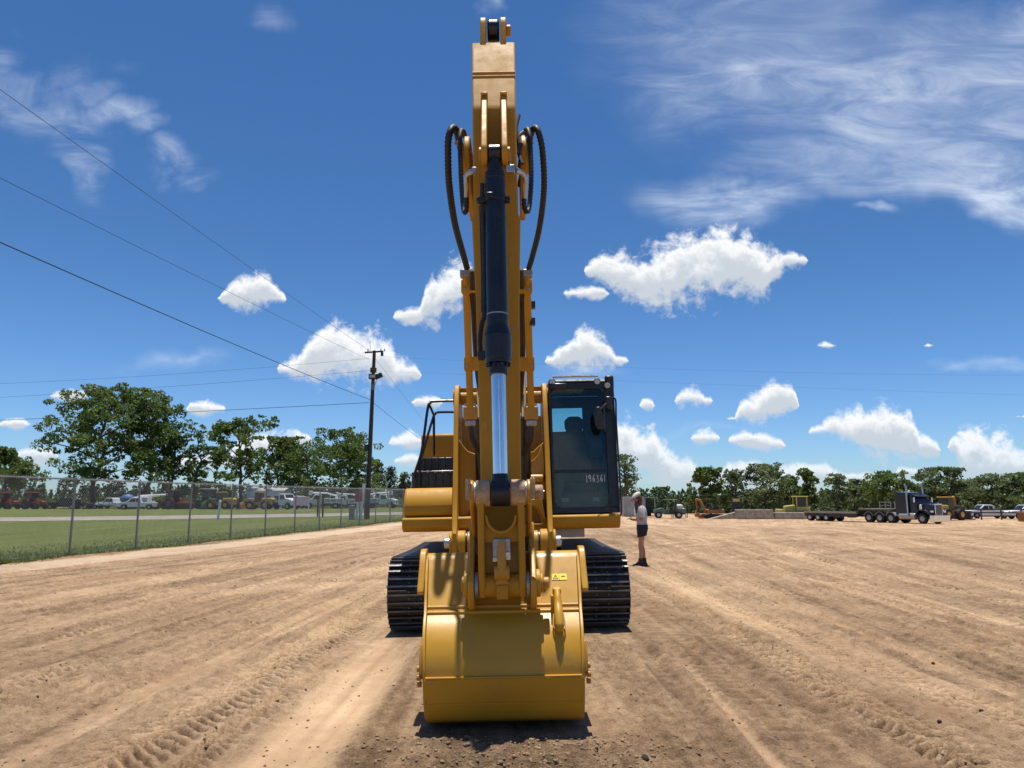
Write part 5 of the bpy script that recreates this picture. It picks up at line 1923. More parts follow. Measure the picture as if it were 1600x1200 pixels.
pickup(100, 106, 10, DBLK, 'dark pickup truck with black canopy frame beside the two red tractors')
pickup(215, 99, 200, WHITE, 'white pickup truck left of the dark red tractor')
pickup(178, 108, 170, WHITE, 'white pickup truck half hidden by the big tree trunk')
work_truck(440, 100, -30, WHITE, 'flat', 'white truck with square cab in front of the white shed', 1.0)
work_truck(462, 112, -25, WHITE, 'flat', 'white truck behind the sign board on two posts', 0.9)
work_truck(505, 108, 195, WHITE, 'utility', 'white bucket truck under the tall tree left of the pole', 1.0)
work_truck(545, 112, 190, WHITE, 'utility', 'white bucket truck just left of the utility pole', 0.95)
work_truck(592, 116, -8, WHITE, 'utility', 'white bucket truck just right of the utility pole', 1.05)
pickup(568, 118, 185, WHITE, 'white pickup truck partly behind the utility pole')

# utility cart with black roof
def cart(px, D, rz, paint, label, roofm, s=1.0, group=None):
    t = vroot('utility_cart', px, D, rz, label, 'utility cart', group)
    t.scale = (s, s, s)
    for y in (-0.65, 0.65):
        wheel(t, -1.0, y, 0.36, 0.26)
        wheel(t, 1.05, y, 0.36, 0.26)
    MB().prism([(0.35, 0.45), (0.35, 0.98), (0.7, 1.08), (1.35, 0.92), (1.55, 0.72), (1.55, 0.45)], -0.6, 0.6, 'y').build('hood', paint, t, 0.05, 3)
    MB().box(-1.6, 0.4, -0.66, 0.66, 0.4, 0.55).build('floor', DBLK, t)
    MB().prism([(-0.75, 0.55), (0.0, 0.55), (0.0, 0.85), (-0.5, 0.85), (-0.62, 1.35), (-0.75, 1.35)], -0.6, 0.6, 'y').build('seat', DBLK, t, 0.04)
    for x, x2 in ((-0.8, -0.75), (0.75, 0.35)):
        for y in (-0.6, 0.6):
            MB().tube([(x, y, 0.9), (x2, y, 1.88)], 0.035, 8).build('roof_post', DBLK, t)
    MB().box(-0.95, 0.5, -0.68, 0.68, 1.87, 1.95).build('roof', roofm, t, 0.04)
    MB().prism([(-1.75, 0.6), (-0.85, 0.6), (-0.85, 1.0), (-1.75, 1.0)], -0.66, 0.66, 'y').build('cargo_bed', paint, t, 0.02)
    return t


cart(128, 104, -5, DBLK, 'black utility cart with dark roof behind the first fence post', DBLK, 1.1)
cart(1044, 99, 172, DGRN, 'dull green utility cart with roof right of the grey container', DGRN, 1.25)
# blue sheeted load, white trailers
t = vroot('equipment_trailer', 150, 107, 4, 'low grey equipment trailer with rails behind the fence', 'trailer')
for x in (-0.5, 0.4):
    for y in (-1, 1):
        wheel(t, x, y, 0.35, 0.22)
MB().box(-2.6, 2.6, -0.9, 0.9, 0.55, 0.7).build('deck', GREYM, t)
for i in range(7):
    for y in (-0.9, 0.9):
        MB().box(-2.6 + 0.86 * i - 0.03, -2.6 + 0.86 * i + 0.03, y - 0.03, y + 0.03, 0.7, 1.5).build('stake', DBLK, t)
for y in (-0.9, 0.9):
    MB().box(-2.63, 2.63, y - 0.03, y + 0.03, 1.46, 1.53).build('rail', DBLK, t)
t = vroot('sheeted_load', 199, 104, 0, 'bundle under a bright blue sheet behind the white pickup', 'load')
b = MB()
sec = []
for i in range(9):
    u = i / 8
    r_ = 0.25 + 0.85 * math.sin(PI * min(1, u * 1.1 + 0.05)) ** 0.6
    sec.append([(r_ * math.cos(a) * (1 + 0.1 * math.sin(3 * a + i)), r_ * math.sin(a) * 0.8, 0.9 + 1.8 * u) for a in [2 * PI * k_ / 12 for k_ in range(12)]])
b.loft(sec)
b.build('sheet', BLUE, t, 0, 1, 70)
MB().box(-1.1, 1.1, -0.8, 0.8, 0.0, 0.95).build('pallet_base', DBLK, t, 0.03)
t = vroot('boom_lift', 232, 106, 0, 'white boom lift with its arm folded level behind the white pickup', 'lift')
for x in (-1.2, 1.2):
    for y in (-0.9, 0.9):
        wheel(t, x, y, 0.45, 0.35, WHITE)
MB().box(-1.9, 1.9, -0.8, 0.8, 0.6, 1.3).build('chassis', WHITE, t, 0.06)
MB().box(-2.1, 0.2, -0.9, 0.9, 1.35, 2.0).build('turntable', WHITE, t, 0.1, 3)
MB().tube([(-1.8, 0, 2.1), (3.2, 0, 2.35)], 0.18, 8).build('boom', WHITE, t)
MB().tube([(3.2, 0, 2.3), (3.6, 0, 1.6)], 0.12, 8).build('jib', GREYM, t)
MB().box(3.4, 4.4, -0.6, 0.6, 0.9, 1.8).build('basket', GREYM, t, 0.04)
t = vroot('disc_harrow', 287, 101, 6, 'red disc harrow between the two cabbed tractors', 'harrow')
for i in range(6):
    MB().cyl((-1.3 + 0.5 * i, -0.06, 0.45), (-1.3 + 0.5 * i, 0.06, 0.45), 0.45, n=18).build('disc', MAR, t)
MB().box(-1.6, 1.6, -0.5, 0.5, 0.9, 1.1).build('frame', RED, t, 0.02)
MB().prism([(-0.8, 1.1), (0.0, 2.0), (0.15, 2.0), (-0.2, 1.1)], -0.05, 0.05, 'y').build('mast', RED, t)


def loader(px, D, rz, paint, label, s=1.0, armm=None, group='farm machines beyond the lawn', cabm=None):
    """wheel loader with front bucket"""
    t = vroot('wheel_loader', px, D, rz, label, 'loader', group)
    t.scale = (s, s, s)
    for x in (-1.3, 1.2):
        for y in (-0.95, 0.95):
            wheel(t, x, y, 0.72, 0.5, paint, 0.55)
    MB().prism([(-2.5, 0.8), (-2.5, 1.7), (-2.2, 1.9), (-0.6, 1.85), (-0.6, 0.8)], -0.75, 0.75, 'y').build('engine_cover', paint, t, 0.1, 3)
    MB().box(-0.6, 1.6, -0.5, 0.5, 0.7, 1.25).build('front_frame', paint, t, 0.05)
    MB().box(-0.6, 0.55, -0.65, 0.65, 1.25, 2.75).build('cab', cabm or CARGL, t, 0.06)
    MB().box(-0.7, 0.65, -0.72, 0.72, 2.75, 2.88).build('roof', paint, t, 0.04)
    for y in (-0.55, 0.55):
        MB().tube([(0.5, y, 1.6), (1.7, y, 1.7), (2.7, y, 0.6)], [0.12, 0.14, 0.1], 8).build('lift_arm', armm or paint, t)
    MB().prism([(2.6, 0.1), (2.65, 0.95), (2.8, 1.15), (2.95, 1.1), (2.8, 0.7), (2.85, 0.25), (3.6, 0.1), (3.6, 0.04)], -1.2, 1.2, 'y').build('scoop', armm or paint, t)
    return t


loader(345, 101, 175, YPA, 'yellow and green loader right of the green tractor', 0.95, GRN)
loader(405, 100, 180, YPA, 'yellow wheel loader with rusty orange scoop in front of the white shed', 0.95, OXI, cabm=MAR)
# white shed / long trailer behind
t = vroot('white_shed', 420, 118, -8, 'long white metal shed behind the yellow loader', 'shed')
MB().box(-3.6, 3.6, -1.6, 1.6, 0.0, 3.2).build('wall', WHITE, t, 0.01)
MB().prism([(-1.8, 3.2), (1.8, 3.2), (0, 3.75)], -3.8, 3.8, 'x').build('roof', GREYM, t)
MB().obox((-1.6, -1.61, 1.1), 1.0, 0.04, 2.1).build('door', GREYM, t, 0.01)
for x in (0.6, 2.3):
    MB().obox((x, -1.61, 1.8), 0.9, 0.04, 0.8).build('window', CARGL, t, 0.01)
t = vroot('notice_board', 471, 78, -4, 'low pale notice board on white posts beyond the lawn', 'sign')
MB().box(-0.85, 0.85, -0.03, 0.03, 0.85, 1.75).build('board', mat('board_pale', (0.5, 0.42, 0.40), 0.6, 0, 0.2, 3), t, 0.01)
for x in (-0.75, 0.75):
    MB().cyl((x, 0.06, -0.1), (x, 0.06, 1.3), 0.05, n=10).build('post', WHITE, t)
for px, nm in ((497, 'left'), (505, 'right')):
    o = MB().cyl((0, 0, -0.1), (0, 0, 1.6), 0.075, n=10).build('wooden_post', WOOD)
    o.location = ground_at(px, 66)
    tag(o, '%s of two short dark posts in front of the bucket truck' % nm, 'post', 'posts on the lawn')

# ---- right-hand side of the lot
t = vroot('shipping_container', 995, 101, 4, 'pale grey shipping container with an open end behind the person', 'container')
MB().box(-2.0, 0.7, -1.2, 1.2, 0.1, 2.62).build('box', GREYM, t, 0.02)
for i in range(9):
    MB().box(-1.9 + 0.29 * i, -1.78 + 0.29 * i, -1.235, -1.2, 0.25, 2.5).build('corrugation', GREYM, t)
for x in (0.72, 2.05):
    MB().box(x, x + 0.12, -1.2, -1.08, 0.1, 2.62).build('frame_post', GREYM, t)
MB().box(0.72, 2.17, -1.2, 1.2, 2.5, 2.62).build('roof_edge', GREYM, t)
MB().box(0.72, 2.17, -1.2, 1.2, 0.1, 0.2).build('floor', DBLK, t)
MB().box(0.72, 2.17, 1.1, 1.2, 0.2, 2.5).build('back_wall', DBLK, t)
MB().obox((-0.3, -1.26, 0.85), 0.85, 0.05, 1.35).build('door_panel', WHITE, t, 0.02)
# pile of pale bags behind the cart
for i, (px, dz) in enumerate(((1052, 0.0), (1058, 0.0), (1055, 0.42))):
    b = MB()
    sec = []
    for j in range(7):
        u = -1 + 2 * j / 6
        r_ = max(0.12, (1 - u * u) ** 0.5)
        sec.append([(u * 0.55, 0.4 * r_ * math.cos(a), 0.3 + 0.3 * r_ * math.sin(a)) for a in [2 * PI * k_ / 10 for k_ in range(10)]])
    b.loft(sec)
    o = b.build('bulk_bag', mat('bag_white', (0.6, 0.58, 0.54), 0.8), None, 0, 1, 60)
    g_ = ground_at(px + 6, 103.5)
    o.location = (g_.x, g_.y, g_.z + dz + 0.8)
    tag(o, ('left of the two lower pale bags behind the green cart', 'right of the two lower pale bags behind the green cart', 'pale bag lying on top of two others behind the green cart')[i], 'bag', 'bags behind the cart')
t = vroot('bag_rack', 1061, 103.5, 0, 'dark rack carrying the pale bags behind the green cart', 'rack')
MB().box(-1.0, 1.0, -0.5, 0.5, 0.70, 0.78).build('shelf', DBLK, t)
for x in (-0.95, 0.95):
    for y in (-0.45, 0.45):
        MB().box(x - 0.04, x + 0.04, y - 0.04, y + 0.04, 0, 0.7).build('leg', DBLK, t)


def mini_excavator(px, D, rz, paint, label):
    t = vroot('mini_excavator', px, D, rz, label, 'excavator')
    for y in (-0.7, 0.7):
        MB().prism([(-1.3, 0.2), (-1.1, 0.0), (1.1, 0.0), (1.3, 0.2), (1.3, 0.4), (1.1, 0.58), (-1.1, 0.58), (-1.3, 0.4)], y - 0.22, y + 0.22, 'y').build('track', RUB, t, 0.05)
    MB().box(-1.4, 0.9, -0.8, 0.8, 0.65, 1.2).build('house', paint, t, 0.15, 3)
    for x in (-0.9, 0.5):
        for y in (-0.65, 0.65):
            MB().box(x - 0.04, x + 0.04, y - 0.04, y + 0.04, 1.2, 2.4).build('canopy_post', DBLK, t)
    MB().box(-1.05, 0.7, -0.75, 0.75, 2.4, 2.5).build('canopy', DBLK, t, 0.03)
    MB().box(-0.6, -0.1, -0.3, 0.3, 1.2, 1.8).build('seat', DBLK, t, 0.05)
    MB().tube([(0.9, 0, 0.9), (1.5, 0, 2.3), (2.1, 0, 2.5)], [0.16, 0.18, 0.13], 8).build('boom', paint, t)
    MB().tube([(2.1, 0, 2.5), (2.0, 0, 0.9)], [0.13, 0.09], 8).build('stick', paint, t)
    MB().prism([(1.7, 0.2), (1.75, 0.8), (2.1, 0.9), (2.3, 0.5), (2.2, 0.2)], -0.3, 0.3, 'y').build('bucket', paint, t, 0.03)
    MB().prism([(1.35, 0.05), (1.45, 0.4), (1.6, 0.42), (1.55, 0.02)], -0.9, 0.9, 'y').build('blade', RED, t)
    return t


mini_excavator(1112, 99, 185, OXI, 'small rusty orange excavator with canopy at the far edge of the lot')
# concrete blocks in two low walls
blk = [(1163, 96, 1.18, 'left tall concrete block of the low wall at the far edge'), (1191, 96, 1.18, 'right tall concrete block of the low wall at the far edge'),
       (1221, 96.3, 0.82, 'left low concrete block beside the tall ones'), (1249, 96.3, 0.82, 'right end low concrete block in front of the yellow bulldozer')]
for px, D, hh, lb in blk:
    o = MB().box(-1.14, 1.14, -0.6, 0.6, 0.0, hh).build('concrete_block', CONC, None, 0.05, 2)
    o.location = ground_at(px, D)
    o.rotation_euler = (0, 0, lr.uniform(-0.03, 0.03))
    tag(o, lb, 'concrete block', 'concrete blocks')
o = MB().prism([(-2.6, 0), (2.0, 0), (2.0, 1.15)], -0.5, 0.5, 'y').build('soil_ramp', CONC)
o.location = ground_at(1138, 97)
tag(o, 'sloping heap of soil against the left concrete block', 'soil heap')
t = vroot('sign_trailer', 1150, 101, 0, 'dark sign panel with yellow header behind the concrete blocks', 'sign')
MB().box(-0.6, 0.6, -0.06, 0.06, 0.6, 2.6).build('panel', DBLK, t, 0.02)
MB().box(-0.45, 0.45, -0.09, -0.06, 2.15, 2.5).build('header', YPB, t, 0.01)
for x in (-0.5, 0.5):
    MB().box(x - 0.06, x + 0.06, -0.05, 0.05, 0, 0.6).build('leg', DBLK, t)


def dozer(px, D, rz, paint, label):
    t = vroot('bulldozer', px, D, rz, label, 'bulldozer')
    for y in (-0.95, 0.95):
        MB().prism([(-1.6, 0.45), (-1.3, 0.05), (1.2, 0.05), (1.5, 0.4), (1.4, 0.85), (-1.3, 1.0)], y - 0.28, y + 0.28, 'y').build('track', RUB, t, 0.05)
    MB().prism([(0.2, 0.7), (0.2, 1.75), (1.5, 1.6), (1.6, 0.7)], -0.5, 0.5, 'y').build('hood', paint, t, 0.08, 3)
    MB().box(-1.6, 0.2, -0.75, 0.75, 0.8, 1.5).build('deck', paint, t, 0.06)
    for x in (-1.2, 0.1):
        for y in (-0.68, 0.68):
            MB().box(x - 0.06, x + 0.06, y - 0.06, y + 0.06, 1.5, 2.75).build('cab_post', paint, t)
    MB().box(-1.1, 0.0, -0.62, 0.62, 1.5, 2.7).build('cab_glass', CARGL, t)
    MB().box(-1.4, 0.3, -0.8, 0.8, 2.75, 2.87).build('roof', paint, t, 0.04)
    MB().tube([(0.9, 0.2, 1.6), (0.9, 0.2, 2.4)], 0.06, 8).build('exhaust', DBLK, t)
    MB().prism([(2.1, 0.1), (2.3, 0.5), (2.25, 1.15), (2.1, 1.2), (2.15, 0.5), (1.95, 0.15)], -1.5, 1.5, 'y').build('blade', paint, t)
    for y in (-1.3, 1.3):
        MB().tube([(-0.2, y, 0.45), (2.1, y, 0.45)], 0.1, 8).build('push_arm', paint, t)
    return t


dozer(1243, 99.5, 178, YPB, 'yellow bulldozer with cab standing behind the low concrete blocks')

# ---- black conventional semi truck
TD = 78.0
tp = ground_at(1416, TD)
TRZ = -66
t = empty('semi_truck', tp, R(TRZ), 'black long-nosed semi truck with chrome bumper and twin exhaust stacks', 'truck')
# local x forward (to the right and towards the viewer)
for y in (-1.02, 1.02):
    wheel(t, 2.55, y, 0.52, 0.30, STEELD, 0.6)
for x in (-1.0, -2.35, -3.7):
    for y in (-0.95, 0.95):
        wheel(t, x, y, 0.52, 0.55, STEELD, 0.6)
MB().box(-4.4, 3.0, -0.42, 0.42, 0.65, 0.95).build('chassis', DBLK, t)
MB().prism([(-0.45, 0.85), (-0.45, 3.05), (-0.3, 3.15), (1.0, 3.05), (1.0, 0.85)], -1.12, 1.12, 'y').build('sleeper', NAVY, t, 0.08, 3)
MB().prism([(1.0, 0.75), (1.0, 2.85), (1.5, 2.82), (1.95, 2.05), (1.95, 0.75)], -1.0, 1.0, 'y').build('cab', NAVY, t, 0.05, 3)
MB().prism([(1.95, 0.95), (1.95, 2.02), (3.35, 1.86), (3.45, 1.75), (3.45, 1.0)], -0.66, 0.66, 'y').build('hood', NAVY, t, 0.08, 3)
MB().box(3.44, 3.56, -0.52, 0.52, 0.80, 1.98).build('radiator_shell', CHROME, t, 0.03)
gr_ = MB().box(3.555, 3.58, -0.43, 0.43, 0.88, 1.85).build('grille', DBLK, t, 0.01)
for i in range(9):
    MB().box(3.578, 3.592, -0.4 + 0.1 * i - 0.008, -0.4 + 0.1 * i + 0.008, 0.9, 1.83).build('grille_bar', STEEL, gr_)
MB().box(3.42, 3.78, -1.22, 1.22, 0.22, 0.86).build('bumper', CHROME, t, 0.04, 3)
for y in (-1, 1):
    MB().prism([(1.9, 0.95), (2.0, 1.25), (2.3, 1.42), (2.9, 1.42), (3.3, 1.2), (3.4, 0.9), (3.25, 0.9), (3.1, 1.15), (2.8, 1.3), (2.3, 1.3), (2.1, 1.1), (2.05, 0.95)], y * 0.95 - 0.3, y * 0.95 + 0.3, 'y').build('fender', NAVY, t, 0.02)
    MB().obox((3.42, y * 0.88, 1.22), 0.22, 0.34, 0.26).build('headlight', CHROME, t, 0.06, 3)
    st_ = MB().tube([(1.02, y * 1.18, 0.9), (1.02, y * 1.18, 3.55), (0.96, y * 1.18, 3.8), (0.86, y * 1.18, 3.92)], 0.085, 12).build('exhaust_stack', STEEL, t)
    MB().cyl((0.0, y * 1.0, 0.72), (1.8, y * 1.0, 0.72), 0.33, n=22).build('fuel_tank', STEELD, t, 0.05, 3)
    MB().prism([(1.25, 2.05), (1.25, 2.68), (1.5, 2.68), (1.82, 2.08)], y * 1.005 - 0.006, y * 1.005 + 0.006, 'y').build('side_window', CARGL, t)
    MB().cyl((2.2, y * 0.78, 1.25), (2.2, y * 0.78, 1.9), 0.17, n=16).build('air_cleaner', CHROME, t, 0.03)
    MB().obox((1.9, y * 1.28, 2.35), 0.08, 0.16, 0.5).build('mirror', CHROME, t, 0.02)
    for i, xx in enumerate((-1.0, -2.35, -3.7)):
        pts = []
        for k_ in range(9):
            a = PI * 0.1 + PI * 0.8 * k_ / 8
            pts.append((xx + 0.62 * math.cos(a), 0.52 + 0.62 * math.sin(a)))
        for k_ in range(8, -1, -1):
            a = PI * 0.1 + PI * 0.8 * k_ / 8
            pts.append((xx + 0.58 * math.cos(a), 0.52 + 0.58 * math.sin(a)))
        MB().prism(pts, y * 0.95 - 0.3, y * 0.95 + 0.3, 'y').build('mudguard', STEELD, t)
MB().add([(1.535, -0.85, 2.74), (1.535, 0.85, 2.74), (1.96, 0.88, 2.07), (1.96, -0.88, 2.07)], [(0, 1, 2, 3)]).build('windscreen', CARGL, t)
MB().prism([(1.4, 2.84), (1.85, 2.66), (1.87, 2.70), (1.45, 2.90)], -0.98, 0.98, 'y').build('sun_visor', NAVY, t)
MB().obox((3.5, 0, 2.03), 0.08, 0.12, 0.1).build('hood_ornament', CHROME, t, 0.02)
for i in range(5):
    MB().obox((1.25, -0.7 + 0.35 * i, 2.90), 0.1, 0.08, 0.06).build('marker_lamp', OXI, t)

# step-deck flatbed behind it
tr_ = empty('flatbed_trailer', tp, R(TRZ), 'long empty step-deck flatbed trailer coupled behind the black semi truck', 'trailer')
TDK = mat('weathered_deck', (0.20, 0.18, 0.15), 0.85, 0, 0.2, 2)
MB().box(-4.9, -0.8, -1.25, 1.25, 1.28, 1.46).build('upper_deck', TDK, tr_, 0.02)
MB().prism([(-4.9, 1.46), (-4.9, 0.9), (-5.3, 0.72), (-5.5, 0.95), (-5.2, 1.1), (-5.1, 1.46)], -1.25, 1.25, 'y').build('gooseneck', DBLK, tr_, 0.02)
MB().box(-12.6, -5.2, -1.25, 1.25, 0.86, 1.02).build('lower_deck', TDK, tr_, 0.02)
for y in (-1, 1):
    MB().box(-12.6, -5.2, y * 1.1 - 0.08, y * 1.1 + 0.08, 0.52, 0.86).build('side_beam', DBLK, tr_)
    MB().box(-12.61, -5.19, y * 1.27 - 0.02, y * 1.27 + 0.02, 0.92, 1.08).build('rub_rail', STEELD, tr_)
    for x in (-11.9, -10.7, -9.5):
        wheel(tr_, x, y * 0.95, 0.42, 0.5, STEEL, 0.6)
    MB().box(-8.4, -7.4, y * 1.05 - 0.2, y * 1.05 + 0.2, 0.4, 0.82).build('tool_box', DBLK, tr_, 0.03)
b = MB()
rk = empty('headboard_rack', tp, R(TRZ), 'open grey pipe rack standing on the trailer deck behind the truck cab', 'rack')
for x in (-2.3, -1.6, -0.95):
    for y in (-1.1, 1.1):
        MB().box(x - 0.04, x + 0.04, y - 0.04, y + 0.04, 1.46, 2.12).build('upright', STEELD, rk)
for y in (-1.1, 1.1):
    for z in (1.78, 2.12):
        MB().box(-2.36, -0.88, y - 0.05, y + 0.05, z - 0.03, z + 0.03).build('rail', STEELD, rk)

# machines and rail fence beyond the truck
loader(1478, 90, 25, YPA, 'yellow and orange wheel loader with dark scoop right of the semi truck', 0.95, DBLK, 'machines at the right edge of the lot')
t = vroot('crawler_crane', 1458, 102, 10, 'yellow machine with a raised rusty orange arm behind the loader', 'crane')
t.scale = (0.72, 0.72, 0.72)
for y in (-0.9, 0.9):
    MB().prism([(-1.6, 0.3), (-1.3, 0.0), (1.3, 0.0), (1.6, 0.3), (1.6, 0.5), (1.3, 0.8), (-1.3, 0.8), (-1.6, 0.5)], y - 0.3, y + 0.3, 'y').build('track', RUB, t, 0.05)
MB().box(-1.8, 1.2, -1.0, 1.0, 0.9, 2.0).build('house', YPB, t, 0.15, 3)
MB().tube([(0.8, 0, 1.6), (2.6, 0, 2.9), (4.4, 0, 3.9)], [0.28, 0.3, 0.2], 8).build('arm', OXI, t)
MB().tube([(4.4, 0, 3.9), (4.7, 0, 2.0)], [0.2, 0.14], 8).build('stick', OXI, t)
MB().box(-0.2, 0.9, -0.9, -0.1, 2.0, 2.8).build('cab', CARGL, t, 0.05)
rf = empty('rail_fence', ground_at(1500, 92), 0, 'black horizontal rail fence at the right edge beyond the lot', 'fence')
for i in range(13):
    MB().box(2.4 * i - 0.06, 2.4 * i + 0.06, -0.06, 0.06, 0, 1.35).build('post', DBLK, rf)
for z in (0.45, 0.85, 1.22):
    MB().box(-0.06, 28.9, -0.085, -0.062, z - 0.07, z + 0.07).build('rail', DBLK, rf)
pickup(1540, 99, 176, WHITE, 'white pickup truck beyond the black rail fence', 0.95)
pickup(1605, 96, 178, WHITE, 'white pickup truck cut by the right edge of the picture', 0.95)
t = vroot('lumber_stack', 1606, 84, 0, 'brown timber stack at the right edge by the lot', 'timber')
for i in range(4):
    for j in range(3):
        MB().box(-1.0, 1.0, -0.5 + 0.34 * j, -0.2 + 0.34 * j, 0.02 + 0.26 * i, 0.26 + 0.26 * i).build('beam', OXI, t, 0.01)

# ================================================================== TREES
def ortho(d):
    u = Vector(d).orthogonal().normalized()
    return u, Vector(d).cross(u).normalized()


def leaf_mesh(name, cen, size, material, r_, flat_=0.0):
    """cen (n,3): one bent leaf-spray quad per centre, random attitude"""
    n = len(cen)
    a = r_.normal(size=(n, 3))
    a[:, 2] *= (1 - flat_)
    a /= np.linalg.norm(a, axis=1, keepdims=True)
    t_ = r_.normal(size=(n, 3))
    t_ -= a * np.sum(a * t_, 1, keepdims=True)
    t_ /= np.linalg.norm(t_, axis=1, keepdims=True)
    bb = np.cross(a, t_)
    s = size * r_.uniform(0.55, 1.25, (n, 1))
    p0 = cen - t_ * s
    p1 = cen + bb * s * 0.55 + a * s * 0.15
    p2 = cen + t_ * s
    p3 = cen - bb * s * 0.55 + a * s * 0.15
    v = np.stack([p0, p1, p2, p3], 1).reshape(-1, 3)
    m = bpy.data.meshes.new(name)
    m.vertices.add(4 * n)
    m.vertices.foreach_set('co', v.astype(np.float32).ravel())
    m.loops.add(4 * n)
    m.loops.foreach_set('vertex_index', np.arange(4 * n, dtype=np.int32))
    m.polygons.add(n)
    m.polygons.foreach_set('loop_start', np.arange(0, 4 * n, 4, dtype=np.int32))
    m.update(calc_edges=True)
    m.materials.append(material)
    return m


def tree(px, D, top_py, wpx, label, seed, lm=None, dens=1.0, name='broadleaf_tree', group='trees beyond the lawn', low=0.22, nlimb=9, lean=0.0, lsize=None):
    lm = lm or LEAF
    if px < 640:
        D = D * 1.25
    r_ = np.random.default_rng(seed)
    g_ = ground_at(px, D)
    H_ = at(px, top_py, D).z - g_.z
    Wd = wpx / F * D * 0.5                       # half width
    t = empty(name, g_, 0, label, 'tree', group)
    wood = MB()
    tr0 = max(0.10, H_ * 0.018)
    trunk = [Vector((0, 0, -0.2))]
    p = Vector((0, 0, 0))
    nseg = 7
    for i in range(1, nseg + 1):
        p = Vector((lean * H_ * i / nseg + r_.normal() * 0.02 * H_, r_.normal() * 0.02 * H_, H_ * 0.80 * i / nseg))
        trunk.append(p)
    wood.tube(trunk, [tr0 * (1.25 - 0.13 * i) for i in range(nseg + 1)], 8)
    cl = []
    squat = r_.uniform(0.45, 0.95)
    for i in range(nlimb):
        f_ = low + (0.85 - low) * (i + r_.uniform(0, 0.8)) / nlimb
        k0 = f_ / 0.80 * nseg
        k1 = min(nseg - 1, int(k0))
        st_ = trunk[k1].lerp(trunk[k1 + 1], min(1, k0 - k1)) if k1 + 1 <= nseg else trunk[-1]
        a = 2.4 * i + r_.uniform(-0.5, 0.5)
        reach = Wd * r_.uniform(0.55, 1.0) * (1.0 if f_ < 0.6 else 1.25 - 0.75 * f_)
        rise = H_ * r_.uniform(0.05, 0.22)
        tip = st_ + Vector((math.cos(a) * reach, math.sin(a) * reach, rise))
        mid = st_.lerp(tip, 0.5) + Vector((0, 0, rise * 0.15))
        wood.tube([st_, mid, tip], [tr0 * 0.5, tr0 * 0.3, tr0 * 0.1], 6)
        for q_, w_ in ((mid, 0.8), (tip, 1.0), (st_.lerp(tip, 0.78) + Vector(r_.normal(size=3)) * Wd * 0.18, 0.9)):
            cl.append((q_, w_))
    for k_ in range(5):
        cl.append((trunk[-1] + Vector((r_.normal() * Wd * 0.22, r_.normal() * Wd * 0.22, H_ * (0.02 + 0.035 * k_))), 0.75))
    pts = []
    for c, w_ in cl:
        rad = Wd * r_.uniform(0.20, 0.36) * w_ + 0.25
        nsub = r_.integers(3, 6)
        for s in range(nsub):
            cc = np.array(c) + r_.normal(size=3) * rad * np.array([0.6, 0.6, 0.45])
            rr2 = rad * r_.uniform(0.35, 0.7)
            n = int(dens * 46 * max(0.6, min(2.2, rr2)) ** 1.3)
            d = r_.normal(size=(n, 3))
            d /= np.linalg.norm(d, axis=1, keepdims=True)
            rr3 = rr2 * r_.uniform(0.35, 1.0, (n, 1)) ** 0.5
            pts.append(cc + d * rr3 * np.array([1, 1, squat]))
    pts = np.concatenate(pts)
    pts[:, 2] = np.minimum(pts[:, 2], H_ * 1.0 + r_.normal(size=len(pts)) * 0.1)
    ls = lsize or max(0.14, 0.0021 * D) * r_.uniform(0.8, 1.2)
    wood.build('trunk', BARK, t, 0, 1, 60)
    cr_ = bpy.data.objects.new('crown', leaf_mesh('crown', pts, ls, lm, r_))
    COL.objects.link(cr_)
    cr_.parent = t
    return t


def pine(px, D, top_py, wpx, label, seed, group='pines', low=0.3):
    r_ = np.random.default_rng(seed)
    D = D * 1.15
    g_ = ground_at(px, D)
    H_ = at(px, top_py, D).z - g_.z
    Wd = wpx / F * D * 0.5
    t = empty('pine_tree', g_, 0, label, 'tree', group)
    wood = MB()
    wood.tube([(0, 0, -0.2), (r_.normal() * 0.1, 0, H_ * 0.5), (r_.normal() * 0.2, 0, H_ * 0.98)], [0.22, 0.15, 0.04], 7)
    pts = []
    n = 16
    for i in range(n):
        z = H_ * (low + (0.97 - low) * i / n)
        k_ = 1 - (i / n) ** 1.4
        for j in range(3):
            a = r_.uniform(0, 2 * PI)
            L = Wd * (0.25 + 0.75 * k_) * r_.uniform(0.5, 1.0)
            tip = np.array([math.cos(a) * L, math.sin(a) * L, z + 0.1 * L])
            wood.tube([(0, 0, z), tuple(tip)], [0.05, 0.02], 5)
            m = 26
            pts.append(tip * np.array([1, 1, 0]) * r_.uniform(0.35, 1.05, (m, 1)) + np.array([0, 0, tip[2]]) + r_.normal(size=(m, 3)) * np.array([0.3, 0.3, 0.22]) * (0.5 + 0.5 * Wd * 0.5))
    wood.build('trunk', BARK, t, 0, 1, 60)
    cr_ = bpy.data.objects.new('crown', leaf_mesh('crown', np.concatenate(pts), 0.28, PINE, r_))
    COL.objects.link(cr_)
    cr_.parent = t
    return t


